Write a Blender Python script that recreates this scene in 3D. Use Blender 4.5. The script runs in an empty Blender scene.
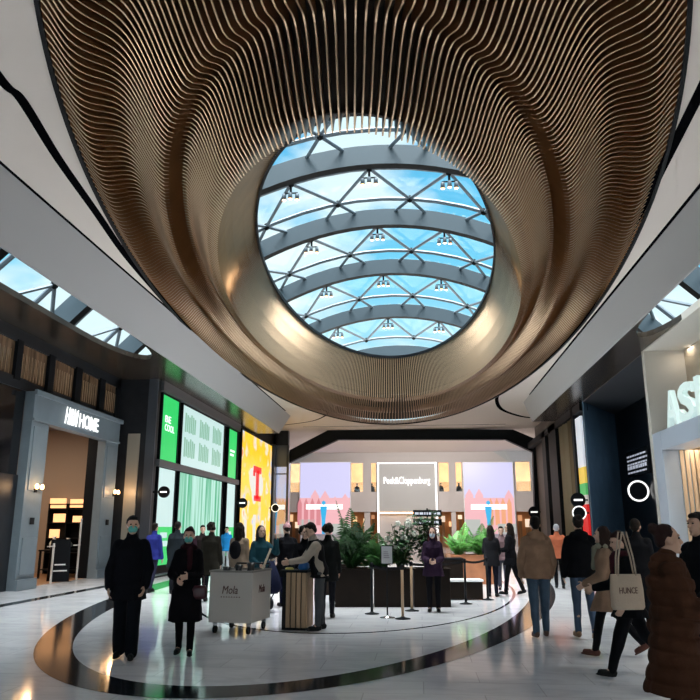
import bpy, bmesh, math, random
from math import sin, cos, pi, radians as R, sqrt
from mathutils import Vector, Matrix, noise
random.seed(7)
S = bpy.context.scene
COL = S.collection

# ------------------------------------------------------------------ camera, sky, sun, exposure
PITCH = math.atan(0.2475); YAW = R(5.39); FPX = 720.0; EYE = 1.6
cd = bpy.data.cameras.new('camera'); cam = bpy.data.objects.new('camera', cd); COL.objects.link(cam)
cam.location = (0, 0, EYE); cam.rotation_euler = (pi/2+PITCH, 0, YAW)
cd.sensor_fit = 'HORIZONTAL'; cd.sensor_width = 36; cd.lens = 36*FPX/700; cd.clip_end = 400; cd.clip_start = .05
S.camera = cam
S.view_settings.view_transform = 'Standard'; S.view_settings.look = 'None'
S.view_settings.exposure = 0.25; S.view_settings.gamma = 1; S.view_settings.use_curve_mapping = False

def make_world():
    w = bpy.data.worlds.new('sky'); S.world = w; w.use_nodes = True
    nt = w.node_tree; nt.nodes.clear(); N = nt.nodes.new; L = nt.links.new
    out = N('ShaderNodeOutputWorld'); bg = N('ShaderNodeBackground'); L(bg.outputs[0], out.inputs[0])
    tc = N('ShaderNodeTexCoord'); sp = N('ShaderNodeSeparateXYZ'); L(tc.outputs['Generated'], sp.inputs[0])
    rp = N('ShaderNodeValToRGB'); L(sp.outputs[2], rp.inputs[0])
    e = rp.color_ramp.elements
    e[0].position = .12; e[0].color = (.68, .93, 1, 1); e[1].position = .62; e[1].color = (.05, .40, .76, 1)
    m = e.new(.34); m.color = (.20, .66, .90, 1)
    mp = N('ShaderNodeMapping'); mp.inputs['Scale'].default_value = (2.2, 2.2, 5.0); mp.inputs['Location'].default_value = (.35, .2, .1)
    L(tc.outputs['Generated'], mp.inputs[0])
    nz = N('ShaderNodeTexNoise'); nz.inputs['Scale'].default_value = 1.5; nz.inputs['Detail'].default_value = 6; nz.inputs['Roughness'].default_value = .5
    L(mp.outputs[0], nz.inputs['Vector'])
    cr = N('ShaderNodeValToRGB'); cr.color_ramp.elements[0].position = .47; cr.color_ramp.elements[1].position = .56
    L(nz.outputs[0], cr.inputs[0])
    mx = N('ShaderNodeMix'); mx.data_type = 'RGBA'
    L(cr.outputs[0], mx.inputs[0]); L(rp.outputs[0], mx.inputs[6]); mx.inputs[7].default_value = (.80, .95, .98, 1)
    L(mx.outputs[2], bg.inputs[0]); bg.inputs[1].default_value = .95
make_world()
def sun(name, energy, elev, az, angle, col=(1, 1, 1)):
    # az: compass direction the light comes FROM, measured from -Y (behind the camera) towards +X
    d = bpy.data.lights.new(name, 'SUN'); d.energy = energy; d.angle = R(angle); d.color = col
    o = bpy.data.objects.new(name, d); COL.objects.link(o)
    v = Vector((sin(R(az))*cos(R(elev)), -cos(R(az))*cos(R(elev)), sin(R(elev))))
    o.rotation_euler = v.to_track_quat('Z', 'Y').to_euler(); return o
sun('sun_overcast', 21, 76, 10, 60, (1, .98, .95))
def area(name, loc, rot, sx, sy, energy, col=(1, 1, 1)):
    d = bpy.data.lights.new(name, 'AREA'); d.shape = 'RECTANGLE'; d.size = sx; d.size_y = sy; d.energy = energy; d.color = col
    o = bpy.data.objects.new(name, d); COL.objects.link(o); o.location = loc; o.rotation_euler = rot; return o
area('fill_behind_camera', (-1, -13.6, 4.0), (pi/2, 0, pi), 17, 7, 9000, (1, .94, .88))     # added fill light far behind the camera, brightens ceiling, walls and fins
area('fill_far_hall', (1.0, 50.0, 7.8), (R(62), 0, 0), 11, .8, 1500, (1, .92, .86))  # added fill light tucked behind the portal beam to brighten the far facade

# ------------------------------------------------------------------ pixel -> world helpers
TP, CP = sin(PITCH), cos(PITCH)
CA, SA = cos(YAW), sin(YAW)
def W(x, y, z=0): return Vector((x*CA-y*SA, x*SA+y*CA, z))
def ray(px, py):
    u = px-350; v = 350-py
    x, y, z = u, FPX*CP-v*TP, FPX*TP+v*CP
    w = W(x, y); return Vector((w.x, w.y, z))
def onZ(px, py, z=0): r = ray(px, py); t = (z-EYE)/r.z; return Vector((r.x*t, r.y*t, z))
def onX(px, py, X): r = ray(px, py); t = X/r.x; return Vector((X, r.y*t, EYE+r.z*t))
def onY(px, py, Y): r = ray(px, py); t = Y/r.y; return Vector((r.x*t, Y, EYE+r.z*t))

# ------------------------------------------------------------------ materials
MATS = {}
def mat(name, col, rough=.5, metal=0, emit=0, ecol=None, var=0, vscale=4, bump=0, bscale=60, coat=0, spec=.5, stretch=None):
    if name in MATS: return MATS[name]
    m = bpy.data.materials.new(name); m.use_nodes = True; nt = m.node_tree
    b = nt.nodes['Principled BSDF']; N = nt.nodes.new; L = nt.links.new
    c = (*col, 1)
    b.inputs['Base Color'].default_value = c; b.inputs['Roughness'].default_value = rough
    b.inputs['Metallic'].default_value = metal; b.inputs['Specular IOR Level'].default_value = spec
    b.inputs['Coat Weight'].default_value = coat
    if emit: b.inputs['Emission Color'].default_value = (*(ecol or col), 1); b.inputs['Emission Strength'].default_value = emit
    if var or bump:
        tc = N('ShaderNodeTexCoord'); vec = tc.outputs['Object']
        if stretch:
            mp = N('ShaderNodeMapping'); mp.inputs['Scale'].default_value = stretch; L(vec, mp.inputs[0]); vec = mp.outputs[0]
    if var:
        nz = N('ShaderNodeTexNoise'); nz.inputs['Scale'].default_value = vscale; nz.inputs['Detail'].default_value = 4; L(vec, nz.inputs['Vector'])
        mr = N('ShaderNodeMapRange'); mr.inputs[1].default_value = .3; mr.inputs[2].default_value = .7; mr.inputs[3].default_value = 1-var; mr.inputs[4].default_value = 1+var
        L(nz.outputs[0], mr.inputs[0])
        vm = N('ShaderNodeVectorMath'); vm.operation = 'SCALE'; vm.inputs[0].default_value = col; L(mr.outputs[0], vm.inputs['Scale'])
        L(vm.outputs[0], b.inputs['Base Color'])
    if bump:
        n2 = N('ShaderNodeTexNoise'); n2.inputs['Scale'].default_value = bscale; L(vec, n2.inputs['Vector'])
        bp = N('ShaderNodeBump'); bp.inputs['Strength'].default_value = bump; bp.inputs['Distance'].default_value = .02
        L(n2.outputs[0], bp.inputs['Height']); L(bp.outputs[0], b.inputs['Normal'])
    MATS[name] = m; return m
def glassmat(name, tint=(.9, .96, .98), gl=.08, rough=.02):
    m = bpy.data.materials.new(name); m.use_nodes = True; nt = m.node_tree; nt.nodes.clear(); N = nt.nodes.new; L = nt.links.new
    o = N('ShaderNodeOutputMaterial'); mx = N('ShaderNodeMixShader'); t = N('ShaderNodeBsdfTransparent'); g = N('ShaderNodeBsdfGlossy')
    t.inputs[0].default_value = (*tint, 1); g.inputs['Roughness'].default_value = rough; mx.inputs[0].default_value = gl
    L(t.outputs[0], mx.inputs[1]); L(g.outputs[0], mx.inputs[2]); L(mx.outputs[0], o.inputs[0]); MATS[name] = m; return m
def blobmat(name, cols, scale=3, emit=1.0, stretch=(1, 1, 1), const=True):
    """lit screen picture: soft coloured patches"""
    m = bpy.data.materials.new(name); m.use_nodes = True; nt = m.node_tree; b = nt.nodes['Principled BSDF']; N = nt.nodes.new; L = nt.links.new
    tc = N('ShaderNodeTexCoord'); mp = N('ShaderNodeMapping'); mp.inputs['Scale'].default_value = stretch; L(tc.outputs['Object'], mp.inputs[0])
    nz = N('ShaderNodeTexNoise'); nz.inputs['Scale'].default_value = scale; nz.inputs['Detail'].default_value = 2; L(mp.outputs[0], nz.inputs['Vector'])
    cr = N('ShaderNodeValToRGB'); L(nz.outputs[0], cr.inputs[0]); el = cr.color_ramp.elements
    cr.color_ramp.interpolation = 'EASE'
    n = len(cols)
    for i, c in enumerate(cols):
        p = .3+.4*i/(n-1)
        if i < 2: e = el[i]; e.position = p
        else: e = el.new(p)
        e.color = (*c, 1)
    b.inputs['Base Color'].default_value = (.02, .02, .02, 1)
    L(cr.outputs[0], b.inputs['Emission Color']); b.inputs['Emission Strength'].default_value = emit; b.inputs['Roughness'].default_value = .3
    MATS[name] = m; return m
def marble(name, base, vein, rough, tile=1.2, seam=.9):
    m = bpy.data.materials.new(name); m.use_nodes = True; nt = m.node_tree; b = nt.nodes['Principled BSDF']; N = nt.nodes.new; L = nt.links.new
    tc = N('ShaderNodeTexCoord')
    nz = N('ShaderNodeTexNoise'); nz.inputs['Scale'].default_value = .9; nz.inputs['Detail'].default_value = 8; nz.inputs['Roughness'].default_value = .65; nz.inputs['Distortion'].default_value = 1.6
    mp = N('ShaderNodeMapping'); mp.inputs['Scale'].default_value = (1.0, 2.6, 1); mp.inputs['Rotation'].default_value = (0, 0, .25)
    L(tc.outputs['Object'], mp.inputs[0]); L(mp.outputs[0], nz.inputs['Vector'])
    cr = N('ShaderNodeValToRGB'); cr.color_ramp.elements[0].position = .38; cr.color_ramp.elements[0].color = (*vein, 1)
    cr.color_ramp.elements[1].position = .56; cr.color_ramp.elements[1].color = (*base, 1); L(nz.outputs[0], cr.inputs[0])
    br = N('ShaderNodeTexBrick'); br.inputs['Scale'].default_value = 1; br.inputs['Brick Width'].default_value = tile; br.inputs['Row Height'].default_value = tile*.5
    br.inputs['Mortar Size'].default_value = .006; br.inputs['Color1'].default_value = (1, 1, 1, 1); br.inputs['Color2'].default_value = (.93, .93, .94, 1); br.inputs['Mortar'].default_value = (seam*.8, seam*.8, seam*.8, 1)
    L(tc.outputs['Object'], br.inputs['Vector'])
    mx = N('ShaderNodeMix'); mx.data_type = 'RGBA'; mx.blend_type = 'MULTIPLY'; mx.inputs[0].default_value = 1
    L(cr.outputs[0], mx.inputs[6]); L(br.outputs['Color'], mx.inputs[7]); L(mx.outputs[2], b.inputs['Base Color'])
    b.inputs['Roughness'].default_value = rough; b.inputs['Specular IOR Level'].default_value = .35
    MATS[name] = m; return m
M_floor = marble('white_marble', (.86, .86, .88), (.74, .74, .77), .08)
M_black = marble('black_marble', (.012, .014, .018), (.03, .032, .036), .1, 1.2, .8)
M_ceil = mat('ceiling_plaster', (.70, .62, .56), .7)
M_fascia = mat('fascia_plaster', (.37, .365, .365), .6)
M_dark = mat('black_metal', (.006, .007, .009), .5, 0, spec=.12)
M_groove = mat('shadow_gap', (.003, .003, .004), .8, spec=.0)
M_bronze = mat('bronze_fin', (.37, .185, .08), .40, .85, var=.08, vscale=2)
M_bronze_edge_lit = mat('bronze_fin_edge_lit', (.56, .39, .25), .38, .7)  # paler bronze: light caught from below, painted into the fins' lower edges
M_liner = mat('gap_shade_liner', (.03, .018, .012), .8)  # dark sheet added behind the fins so the gaps look shaded
M_soffit = mat('bronze_soffit', (.07, .055, .042), .25, .6, var=.4, vscale=.8)
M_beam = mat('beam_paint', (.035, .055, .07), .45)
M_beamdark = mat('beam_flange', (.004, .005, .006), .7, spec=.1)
M_steel = mat('node_steel', (.085, .115, .14), .5, .1)
M_glassroof = glassmat('roof_glass', (.90, .97, 1), .05)
M_glass = glassmat('clear_glass', (.85, .9, .9), .12)
M_greypaint = mat('blue_grey_paint', (.165, .205, .235), .45, var=.06, vscale=3)
M_wallw = mat('white_wall', (.60, .57, .52), .6)
M_beige = mat('beige_wall', (.42, .33, .26), .7)
M_cream = mat('cream_wall', (.46, .39, .30), .7)
M_darkwall = mat('charcoal_wall', (.017, .019, .023), .4, 0, var=.15, spec=.25)
M_navy = mat('navy_panel', (.09, .17, .26), .6, spec=.2, var=.12, vscale=1.5)
M_wood = mat('oak_wood', (.34, .22, .13), .5, var=.25, vscale=6, stretch=(1, 1, .15))
M_white = mat('white_plastic', (.8, .8, .8), .4)
M_emw = mat('lit_white', (1, 1, 1), .5, emit=.85, ecol=(1, .98, .95))
M_warm = mat('warm_bulb', (1, .7, .4), .5, emit=6, ecol=(1, .55, .22))
M_warmlow = mat('warm_lit_panel', (1, .6, .3), .5, emit=1.1, ecol=(1, .50, .22))
M_chrome = mat('brushed_steel', (.5, .5, .5), .25, 1)

# ------------------------------------------------------------------ mesh builder
class MB:
    def __init__(s): s.v = []; s.f = []; s.m = []
    def add(s, vs, fs, mi=0):
        o = len(s.v); s.v += [tuple(v) for v in vs]; s.f += [tuple(i+o for i in f) for f in fs]; s.m += [mi]*len(fs); return s
    def box(s, x0, x1, y0, y1, z0, z1, mi=0):
        if x0 > x1: x0, x1 = x1, x0
        if y0 > y1: y0, y1 = y1, y0
        if z0 > z1: z0, z1 = z1, z0
        return s.add([(x0,y0,z0),(x1,y0,z0),(x1,y1,z0),(x0,y1,z0),(x0,y0,z1),(x1,y0,z1),(x1,y1,z1),(x0,y1,z1)],
                     [(0,3,2,1),(4,5,6,7),(0,1,5,4),(1,2,6,5),(2,3,7,6),(3,0,4,7)], mi)
    def prism(s, poly, a, b, axis='z', mi=0):
        """poly of 2-D points extruded from a to b along axis"""
        def P(p, t):
            return (p[0], p[1], t) if axis == 'z' else ((p[0], t, p[1]) if axis == 'y' else (t, p[0], p[1]))
        n = len(poly); vs = [P(p, a) for p in poly]+[P(p, b) for p in poly]
        fs = [tuple(range(n))[::-1], tuple(range(n, 2*n))]+[(i, (i+1) % n, n+(i+1) % n, n+i) for i in range(n)]
        return s.add(vs, fs, mi)
    def tube(s, pts, r, n=8, mi=0, caps=True):
        pts = [Vector(p) for p in pts]; rr = r if isinstance(r, (list, tuple)) else [r]*len(pts)
        vs = []; fs = []; up = None
        for i, p in enumerate(pts):
            t = (pts[min(i+1, len(pts)-1)]-pts[max(i-1, 0)]).normalized()
            if up is None:
                up = Vector((0, 0, 1)) if abs(t.z) < .9 else Vector((1, 0, 0))
            a = t.cross(up)
            if a.length < 1e-4: a = t.cross(Vector((0, 1, .1)))
            a.normalize(); b = a.cross(t).normalized(); up = b
            for k in range(n):
                q = 2*pi*k/n; vs.append(p+(a*cos(q)+b*sin(q))*rr[i])
        for i in range(len(pts)-1):
            for k in range(n):
                fs.append((i*n+k, i*n+(k+1) % n, (i+1)*n+(k+1) % n, (i+1)*n+k))
        if caps: fs.append(tuple(range(n))[::-1]); fs.append(tuple((len(pts)-1)*n+k for k in range(n)))
        return s.add(vs, fs, mi)
    def lathe(s, prof, c=(0, 0, 0), n=20, sx=1, sy=1, mi=0):
        vs = []; fs = []
        for r, z in prof:
            for k in range(n): vs.append((c[0]+r*cos(2*pi*k/n)*sx, c[1]+r*sin(2*pi*k/n)*sy, c[2]+z))
        for i in range(len(prof)-1):
            for k in range(n): fs.append((i*n+k, i*n+(k+1) % n, (i+1)*n+(k+1) % n, (i+1)*n+k))
        fs.append(tuple(range(n))[::-1]); fs.append(tuple((len(prof)-1)*n+k for k in range(n)))
        return s.add(vs, fs, mi)
    def ball(s, c, rx, ry=None, rz=None, n=12, m=8, mi=0, rot=None):
        ry = ry or rx; rz = rz or rx; vs = []; fs = []; c = Vector(c)
        for i in range(m+1):
            t = pi*i/m
            for k in range(n):
                q = 2*pi*k/n; p = Vector((rx*sin(t)*cos(q), ry*sin(t)*sin(q), -rz*cos(t)))
                if rot: p = rot @ p
                vs.append(c+p)
        for i in range(m):
            for k in range(n): fs.append((i*n+k, i*n+(k+1) % n, (i+1)*n+(k+1) % n, (i+1)*n+k))
        return s.add(vs, fs, mi)
    def limb(s, p0, p1, r0, r1, n=12):
        """closed tapered capsule"""
        p0 = Vector(p0); p1 = Vector(p1); d = (p1-p0); L = d.length
        if L < 1e-5: return s.ball(p0, r0)
        q = d.to_track_quat('Z', 'Y').to_matrix(); vs = []; rings = []
        for i in range(4): t = -pi/2+pi/2*i/4+.12*(i == 0); rings.append((r0*cos(t), r0*sin(t)))
        for i in range(5): u = i/4; rings.append((r0+(r1-r0)*u, L*u))
        for i in range(1, 5): t = pi/2*i/4-.12*(i == 4); rings.append((r1*cos(t), L+r1*sin(t)))
        for r, z in rings:
            for k in range(n): vs.append(p0+q @ Vector((r*cos(2*pi*k/n), r*sin(2*pi*k/n), z)))
        fs = []
        for i in range(len(rings)-1):
            for k in range(n): fs.append((i*n+k, i*n+(k+1) % n, (i+1)*n+(k+1) % n, (i+1)*n+k))
        fs.append(tuple(range(n))[::-1]); fs.append(tuple((len(rings)-1)*n+k for k in range(n)))
        return s.add(vs, fs)
    def rings(s, rows, n=20, xf=None, p=2.3):
        """rows: (z, halfwidth, halfdepth, cx, cy); superellipse loft"""
        vs = []; fs = []
        for z, a, b, cx, cy in rows:
            for k in range(n):
                q = 2*pi*k/n; c_, s_ = cos(q), sin(q)
                v = Vector((cx+a*math.copysign(abs(c_)**(2/p), c_), cy+b*math.copysign(abs(s_)**(2/p), s_), z))
                vs.append(xf(v) if xf else v)
        for i in range(len(rows)-1):
            for k in range(n): fs.append((i*n+k, i*n+(k+1) % n, (i+1)*n+(k+1) % n, (i+1)*n+k))
        fs.append(tuple(range(n))[::-1]); fs.append(tuple((len(rows)-1)*n+k for k in range(n)))
        return s.add(vs, fs)
    def mesh(s, name, mats, smooth=False):
        me = bpy.data.meshes.new(name); me.from_pydata(s.v, [], s.f)
        for m in (mats if isinstance(mats, (list, tuple)) else [mats]): me.materials.append(m)
        me.polygons.foreach_set('material_index', s.m)
        if smooth: me.polygons.foreach_set('use_smooth', [True]*len(s.f))
        me.update(); return me
    def build(s, name, mats, parent=None, loc=(0, 0, 0), smooth=False, bevel=0, rz=0):
        o = bpy.data.objects.new(name, s.mesh(name, mats, smooth)); COL.objects.link(o); o.location = loc; o.rotation_euler.z = rz
        if parent: o.parent = parent
        if bevel:
            b = o.modifiers.new('b', 'BEVEL'); b.width = bevel; b.segments = 2; b.limit_method = 'ANGLE'
        return o
def tag(o, label=None, cat=None, group=None, kind=None):
    if label: o['label'] = label
    if cat: o['category'] = cat
    if group: o['group'] = group
    if kind: o['kind'] = kind
    return o
def thing(name, label, cat, loc=(0, 0, 0), rz=0, group=None):
    o = bpy.data.objects.new(name, None); COL.objects.link(o); o.location = loc; o.rotation_euler = (0, 0, rz); o.empty_display_size = .2
    return tag(o, label, cat, group)
def struct(name, mb, m, parent=None, smooth=False, bevel=0, loc=(0, 0, 0)):
    o = mb.build(name, m, parent, smooth=smooth, bevel=bevel, loc=loc)
    if not parent: o['kind'] = 'structure'
    return o
def copy_tree(o, parent=None):
    c = o.copy(); COL.objects.link(c)
    if parent: c.parent = parent; c.matrix_parent_inverse = o.matrix_parent_inverse.copy()
    for ch in list(o.children): copy_tree(ch, c)
    return c
def text_mb(txt, size=1, shear=0, ext=.02, bold=0, squeeze=1):
    """text as mesh in XZ plane, reading towards +X, facing -Y; origin at left baseline"""
    cu = bpy.data.curves.new('t', 'FONT'); cu.body = txt; cu.size = size; cu.shear = shear; cu.extrude = ext; cu.offset = bold; cu.resolution_u = 3
    o = bpy.data.objects.new('t', cu); COL.objects.link(o); bpy.context.view_layer.update()
    dg = bpy.context.evaluated_depsgraph_get(); me = bpy.data.meshes.new_from_object(o.evaluated_get(dg))
    mb = MB(); mb.add([(v.co.x*squeeze, -v.co.z, v.co.y) for v in me.vertices], [tuple(p.vertices) for p in me.polygons])
    bpy.data.objects.remove(o); bpy.data.meshes.remove(me); bpy.data.curves.remove(cu)
    return mb
def fit_text(txt, x0, x1, z0, z1, **k):
    mb = text_mb(txt, **k); xs = [v[0] for v in mb.v]; zs = [v[2] for v in mb.v]
    a, b, c, d = min(xs), max(xs), min(zs), max(zs)
    mb.v = [(x0+(v[0]-a)/(b-a)*(x1-x0), v[1], z0+(v[2]-c)/(d-c)*(z1-z0)) for v in mb.v]; return mb
def xform(mb, f): mb.v = [tuple(f(*v)) for v in mb.v]; return mb

# ================================================================== SETTING
XL, XLP, XLF0, XLF1 = -10.8, -9.4, -7.95, -7.3      # left wall, left pier line, fascia bottom / top
XR, XRF0, XRF1, XRR = 7.0, 5.84, 5.46, 9.35          # right wall line, fascia bottom / top, recess wall
ZC, ZS = 7.9, 6.9                                    # ceiling, soffit
YB = -14.0                                           # corridor runs on behind the camera
YE = 47.2                                            # portal
struct('floor', MB().box(-24, 26, YB, 72, -.2, 0), M_floor)

def ellipse(cx, cy, a, b, n, z=None): return [(cx+a*cos(2*pi*i/n), cy+b*sin(2*pi*i/n)) for i in range(n)]
def ring_mb(cx, cy, a0, b0, a1, b1, z, n=160, k=0.0):
    mb = MB(); vs = []; fs = []
    for i in range(n):
        q = 2*pi*i/n; vs += [(cx+a0*cos(q)+k*b0*sin(q), cy+b0*sin(q), z), (cx+a1*cos(q)+k*b1*sin(q), cy+b1*sin(q), z)]
    for i in range(n):
        j = (i+1) % n; fs.append((2*i, 2*j, 2*j+1, 2*i+1))
    return mb.add(vs, fs)
struct('trim_1', ring_mb(-1.87, 29.93, 5.55, 22.0, 6.18, 22.56, .004, 220, .024), M_black)
struct('trim_2', ring_mb(-1.6, 22.5, 4.07, 10.57, 4.14, 10.64, .004, 200), M_black)
mb = MB(); mb.box(-9.05, -8.75, YB, 46, 0, .004); mb.box(6.2, 6.4, YB, 46, 0, .004)
struct('trim_3', mb, M_black)

# ---- ceiling with the oval cut-out
OX, OY, OA, OB = -1.08, 23.8, 6.32, 21.0
def shx(y): return -.024*(y-24)
def ceiling():
    """flat slab between the fascias with an oval hole"""
    n = 200; mb = MB(); vs = []; fs = []
    x0, x1, y0, y1 = XLF1, XRF1, YB, 64
    pts = []
    def hit(q):  # ray from the oval centre to the rectangle
        dx, dy = cos(q)*OA, sin(q)*OB; t = 1e9
        if dx > 1e-9: t = min(t, (x1-OX)/dx)
        if dx < -1e-9: t = min(t, (x0-OX)/dx)
        if dy > 1e-9: t = min(t, (y1-OY)/dy)
        if dy < -1e-9: t = min(t, (y0-OY)/dy)
        return (OX+dx*t, OY+dy*t)
    qs = sorted([2*pi*i/n for i in range(n)]+[math.atan2((y-OY)/OB, (x-OX)/OA) % (2*pi) for x in (x0, x1) for y in (y0, y1)])
    for q in qs:
        h = hit(q)
        ex = OX+OA*cos(q)+shx(OY+OB*sin(q)); vs += [(ex, OY+OB*sin(q), ZC), (h[0], h[1], ZC), (ex, OY+OB*sin(q), ZC+.25), (h[0], h[1], ZC+.25)]
    m = len(qs)
    for i in range(m):
        a, b = 4*i, 4*((i+1) % m)
        fs += [(a, a+1, b+1, b), (a+2, b+2, b+3, a+3), (a, b, b+2, a+2)]
    mb.add(vs, fs); return struct('ceiling', mb, M_ceil)
ceiling()
struct('ceiling_back', MB().box(-24, XLF1, YE+.6, 64, ZC, ZC+.2).box(XRF1, 26, YE+.6, 64, ZC, ZC+.2), M_ceil)
# fascias: sloping bands hanging from the ceiling edge
yl_end, yr_end = 40.8, 37.4
mb = MB(); mb.prism([(XLF1, ZC), (XLF0, ZS), (XLF0-.05, ZS), (XLF0-.05, ZC+.25), (XLF1, ZC+.25)], YB, yl_end, 'y'); struct('trim_4', mb, M_fascia)
mb = MB(); mb.prism([(XRF1, ZC), (XRF0, ZS), (XRF0+.05, ZS), (XRF0+.05, ZC+.25), (XRF1, ZC+.25)], YB, yr_end, 'y'); struct('trim_5', mb, M_fascia)
# soffit ledges beyond the fascias with a long light slot that ends in a half round
def soffit(x0, x1, s0, s1, yend, ystop, name):
    """x0..x1 ledge, s0..s1 slot from YB to yend"""
    mb = MB(); n = 14; xm, w = (s0+s1)/2, abs(s1-s0)/2; L = 3.2
    arc = [(xm+w*cos(pi*i/n), yend-L+L*sin(pi*i/n)) for i in range(n+1)]      # from xm+w to xm-w
    for z in (ZS,):
        if x1 > max(s0, s1)+.01: mb.box(max(s0, s1), x1, YB, ystop, ZS, ZS+.15)
        if x0 < min(s0, s1)-.01: mb.box(x0, min(s0, s1), YB, ystop, ZS, ZS+.15)
        for i in range(n):
            (xa, ya), (xb, yb) = arc[i], arc[i+1]
            mb.prism([(xb, yb), (xa, ya), (xa, ystop), (xb, ystop)], ZS, ZS+.15)
    return struct(name, mb, M_soffit)
soffit(-14.5, XLF0-.05, XLP, XLF0-.05, 22.0, yl_end, 'ceiling_left')
soffit(XRF0+.05, 14.5, XRF0+.05, XR, 20.6, yr_end, 'ceiling_right')

# ---- black shadow gap lines in the ceiling
def ribbon(pts, w, z, t=.02):
    P = [Vector((p[0], p[1], 0)) for p in pts]
    # smooth with Catmull-Rom
    Q = []
    for i in range(len(P)-1):
        a, b, c, d = P[max(i-1, 0)], P[i], P[i+1], P[min(i+2, len(P)-1)]
        for k in range(8):
            u = k/8; Q.append(.5*((2*b)+(c-a)*u+(2*a-5*b+4*c-d)*u*u+(3*b-a-3*c+d)*u**3))
    Q.append(P[-1]); mb = MB(); vs = []; fs = []
    ww = w if callable(w) else (lambda u: w)
    for i, p in enumerate(Q):
        d = (Q[min(i+1, len(Q)-1)]-Q[max(i-1, 0)]).normalized(); nrm = Vector((-d.y, d.x, 0)); h = ww(i/(len(Q)-1))/2
        vs += [(p+nrm*h)+Vector((0, 0, z)), (p-nrm*h)+Vector((0, 0, z)), (p-nrm*h)+Vector((0, 0, z+t)), (p+nrm*h)+Vector((0, 0, z+t))]
    for i in range(len(Q)-1):
        a, b = 4*i, 4*i+4; fs += [(a, a+1, b+1, b), (a+1, a+2, b+2, b+1), (a+2, a+3, b+3, b+2), (a+3, a, b, b+3)]
    return mb.add(vs, fs)
def cz(l): return [onZ(x, y, ZC) for x, y in l]
L1 = cz([(0, 78), (22, 100), (58, 158), (96, 212), (125, 254), (155, 290), (186, 325), (212, 349)])
L1 = [(L1[0].x+(L1[0].x-L1[2].x)*k, L1[0].y+(L1[0].y-L1[2].y)*k) for k in (6, 4, 2, 1)]+[(p.x, p.y) for p in L1]
struct('trim_6', ribbon(L1, .16, ZC-.012), M_groove)
L2 = cz([(690, 112), (668, 156), (640, 212), (600, 290), (572, 334), (540, 364), (512, 382), (499, 393), (497, 402), (503, 410), (520, 416), (535, 418)])
L2 = [(L2[0].x+(L2[0].x-L2[2].x)*k, L2[0].y+(L2[0].y-L2[2].y)*k) for k in (3, 2, 1)]+[(p.x, p.y) for p in L2]
struct('trim_7', ribbon(L2, lambda u: .17 if u < .75 else .17+(u-.75)*.5, ZC-.012), M_groove)
L3 = cz([(290, 402), (312, 408), (326, 411), (326, 415), (312, 421), (284, 425)])
struct('trim_8', ribbon([(p.x, p.y) for p in L3], .10, ZC-.012), M_groove)
mb = ribbon([(XLF1+.04, YB), (XLF1+.04, 12), (XLF1+.04, 25), (XLF1+.05, 38.9)], .06, ZC-.012); struct('trim_9', mb, M_groove)
mb = ribbon([(XRF1-.04, YB), (XRF1-.04, 12), (XRF1-.04, 25), (XRF1-.02, 34), (XRF1+.02, 35.2)], .07, ZC-.012); struct('trim_10', mb, M_groove)
struct('trim_11', MB().box(XLF1, XRF1, 45.4, 45.46, ZC-.01, ZC+.02), M_groove)

# ---- portal at the end of the hall: black chamfered beam on posts
pz = [(-8.6, 5.6), (-8.6, 6.35), (-5.55, 7.86), (5.5, 7.86), (7.45, 7.0), (7.45, 0), (6.95, 0), (6.95, 6.2), (5.0, 7.2), (-5.0, 7.2), (-8.4, 5.7)]
def pp(px, py): p = onY(px, py, YE); return (p.x, p.z)
pz = [pp(288, 451), pp(331, 428.5), pp(513, 429.5), pp(538, 440), pp(543, 441), (pp(543, 500)[0], 0), (pp(533, 500)[0], 0), pp(533, 452), pp(506, 439.5), pp(338, 439.5), pp(288, 463)]
mb = MB(); mb.prism(pz, YE, YE+.5, 'y'); struct('trim_12', mb, M_dark)
struct('wall_end_left', MB().box(-24, -9.4, YE, YE+.5, 0, ZC).box(-24, pz[0][0], YE, YE+.5, 6.3, ZC), M_darkwall)
struct('wall_end_right', MB().box(pz[4][0], 26, YE, YE+.5, 0, ZC), M_darkwall)
# ceiling strip closing fascia ends towards the portal
struct('trim_13', MB().box(-14.5, XLF1, yl_end, YE+.6, ZC, ZC+.2).box(XRF1, 14.5, yr_end, YE+.6, ZC, ZC+.2).box(-14.5, XLF0-.05, yl_end-.2, yl_end, ZS+.15, ZC).box(XRF0+.05, 14.5, yr_end-.2, yr_end, ZS+.15, ZC), M_ceil)

# ================================================================== OVAL SLATTED CANOPY
def ell_arc(a, b, n, start=-pi/2):
    """n points at equal arc length round an ellipse, from the near tip"""
    K = 4000; acc = [0]; prev = (a*cos(start), b*sin(start)); P = [prev]
    for i in range(1, K+1):
        q = start+2*pi*i/K; p = (a*cos(q), b*sin(q)); acc.append(acc[-1]+math.hypot(p[0]-prev[0], p[1]-prev[1])); P.append(p); prev = p
    out = []; j = 0
    for i in range(n):
        t = acc[-1]*i/n
        while acc[j+1] < t: j += 1
        u = (t-acc[j])/(acc[j+1]-acc[j]+1e-12); out.append((P[j][0]*(1-u)+P[j+1][0]*u, P[j][1]*(1-u)+P[j+1][1]*u))
    return out
LIP = (-1.08, 21.5, 4.0, 11.7, 7.45); TOP = (-1.08, 22.7, 3.55, 10.3, 9.4)
def zprof(s):
    K = [(0, 7.92), (.12, 7.74), (.34, 8.05), (.58, 7.60), (.73, 7.98), (.92, 7.5), (1.0, 7.45)]
    for i in range(len(K)-1):
        if s <= K[i+1][0]+1e-9:
            u = (s-K[i][0])/(K[i+1][0]-K[i][0]); u = u*u*(3-2*u); return K[i][1]*(1-u)+K[i+1][1]*u
    return K[-1][1]
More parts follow.
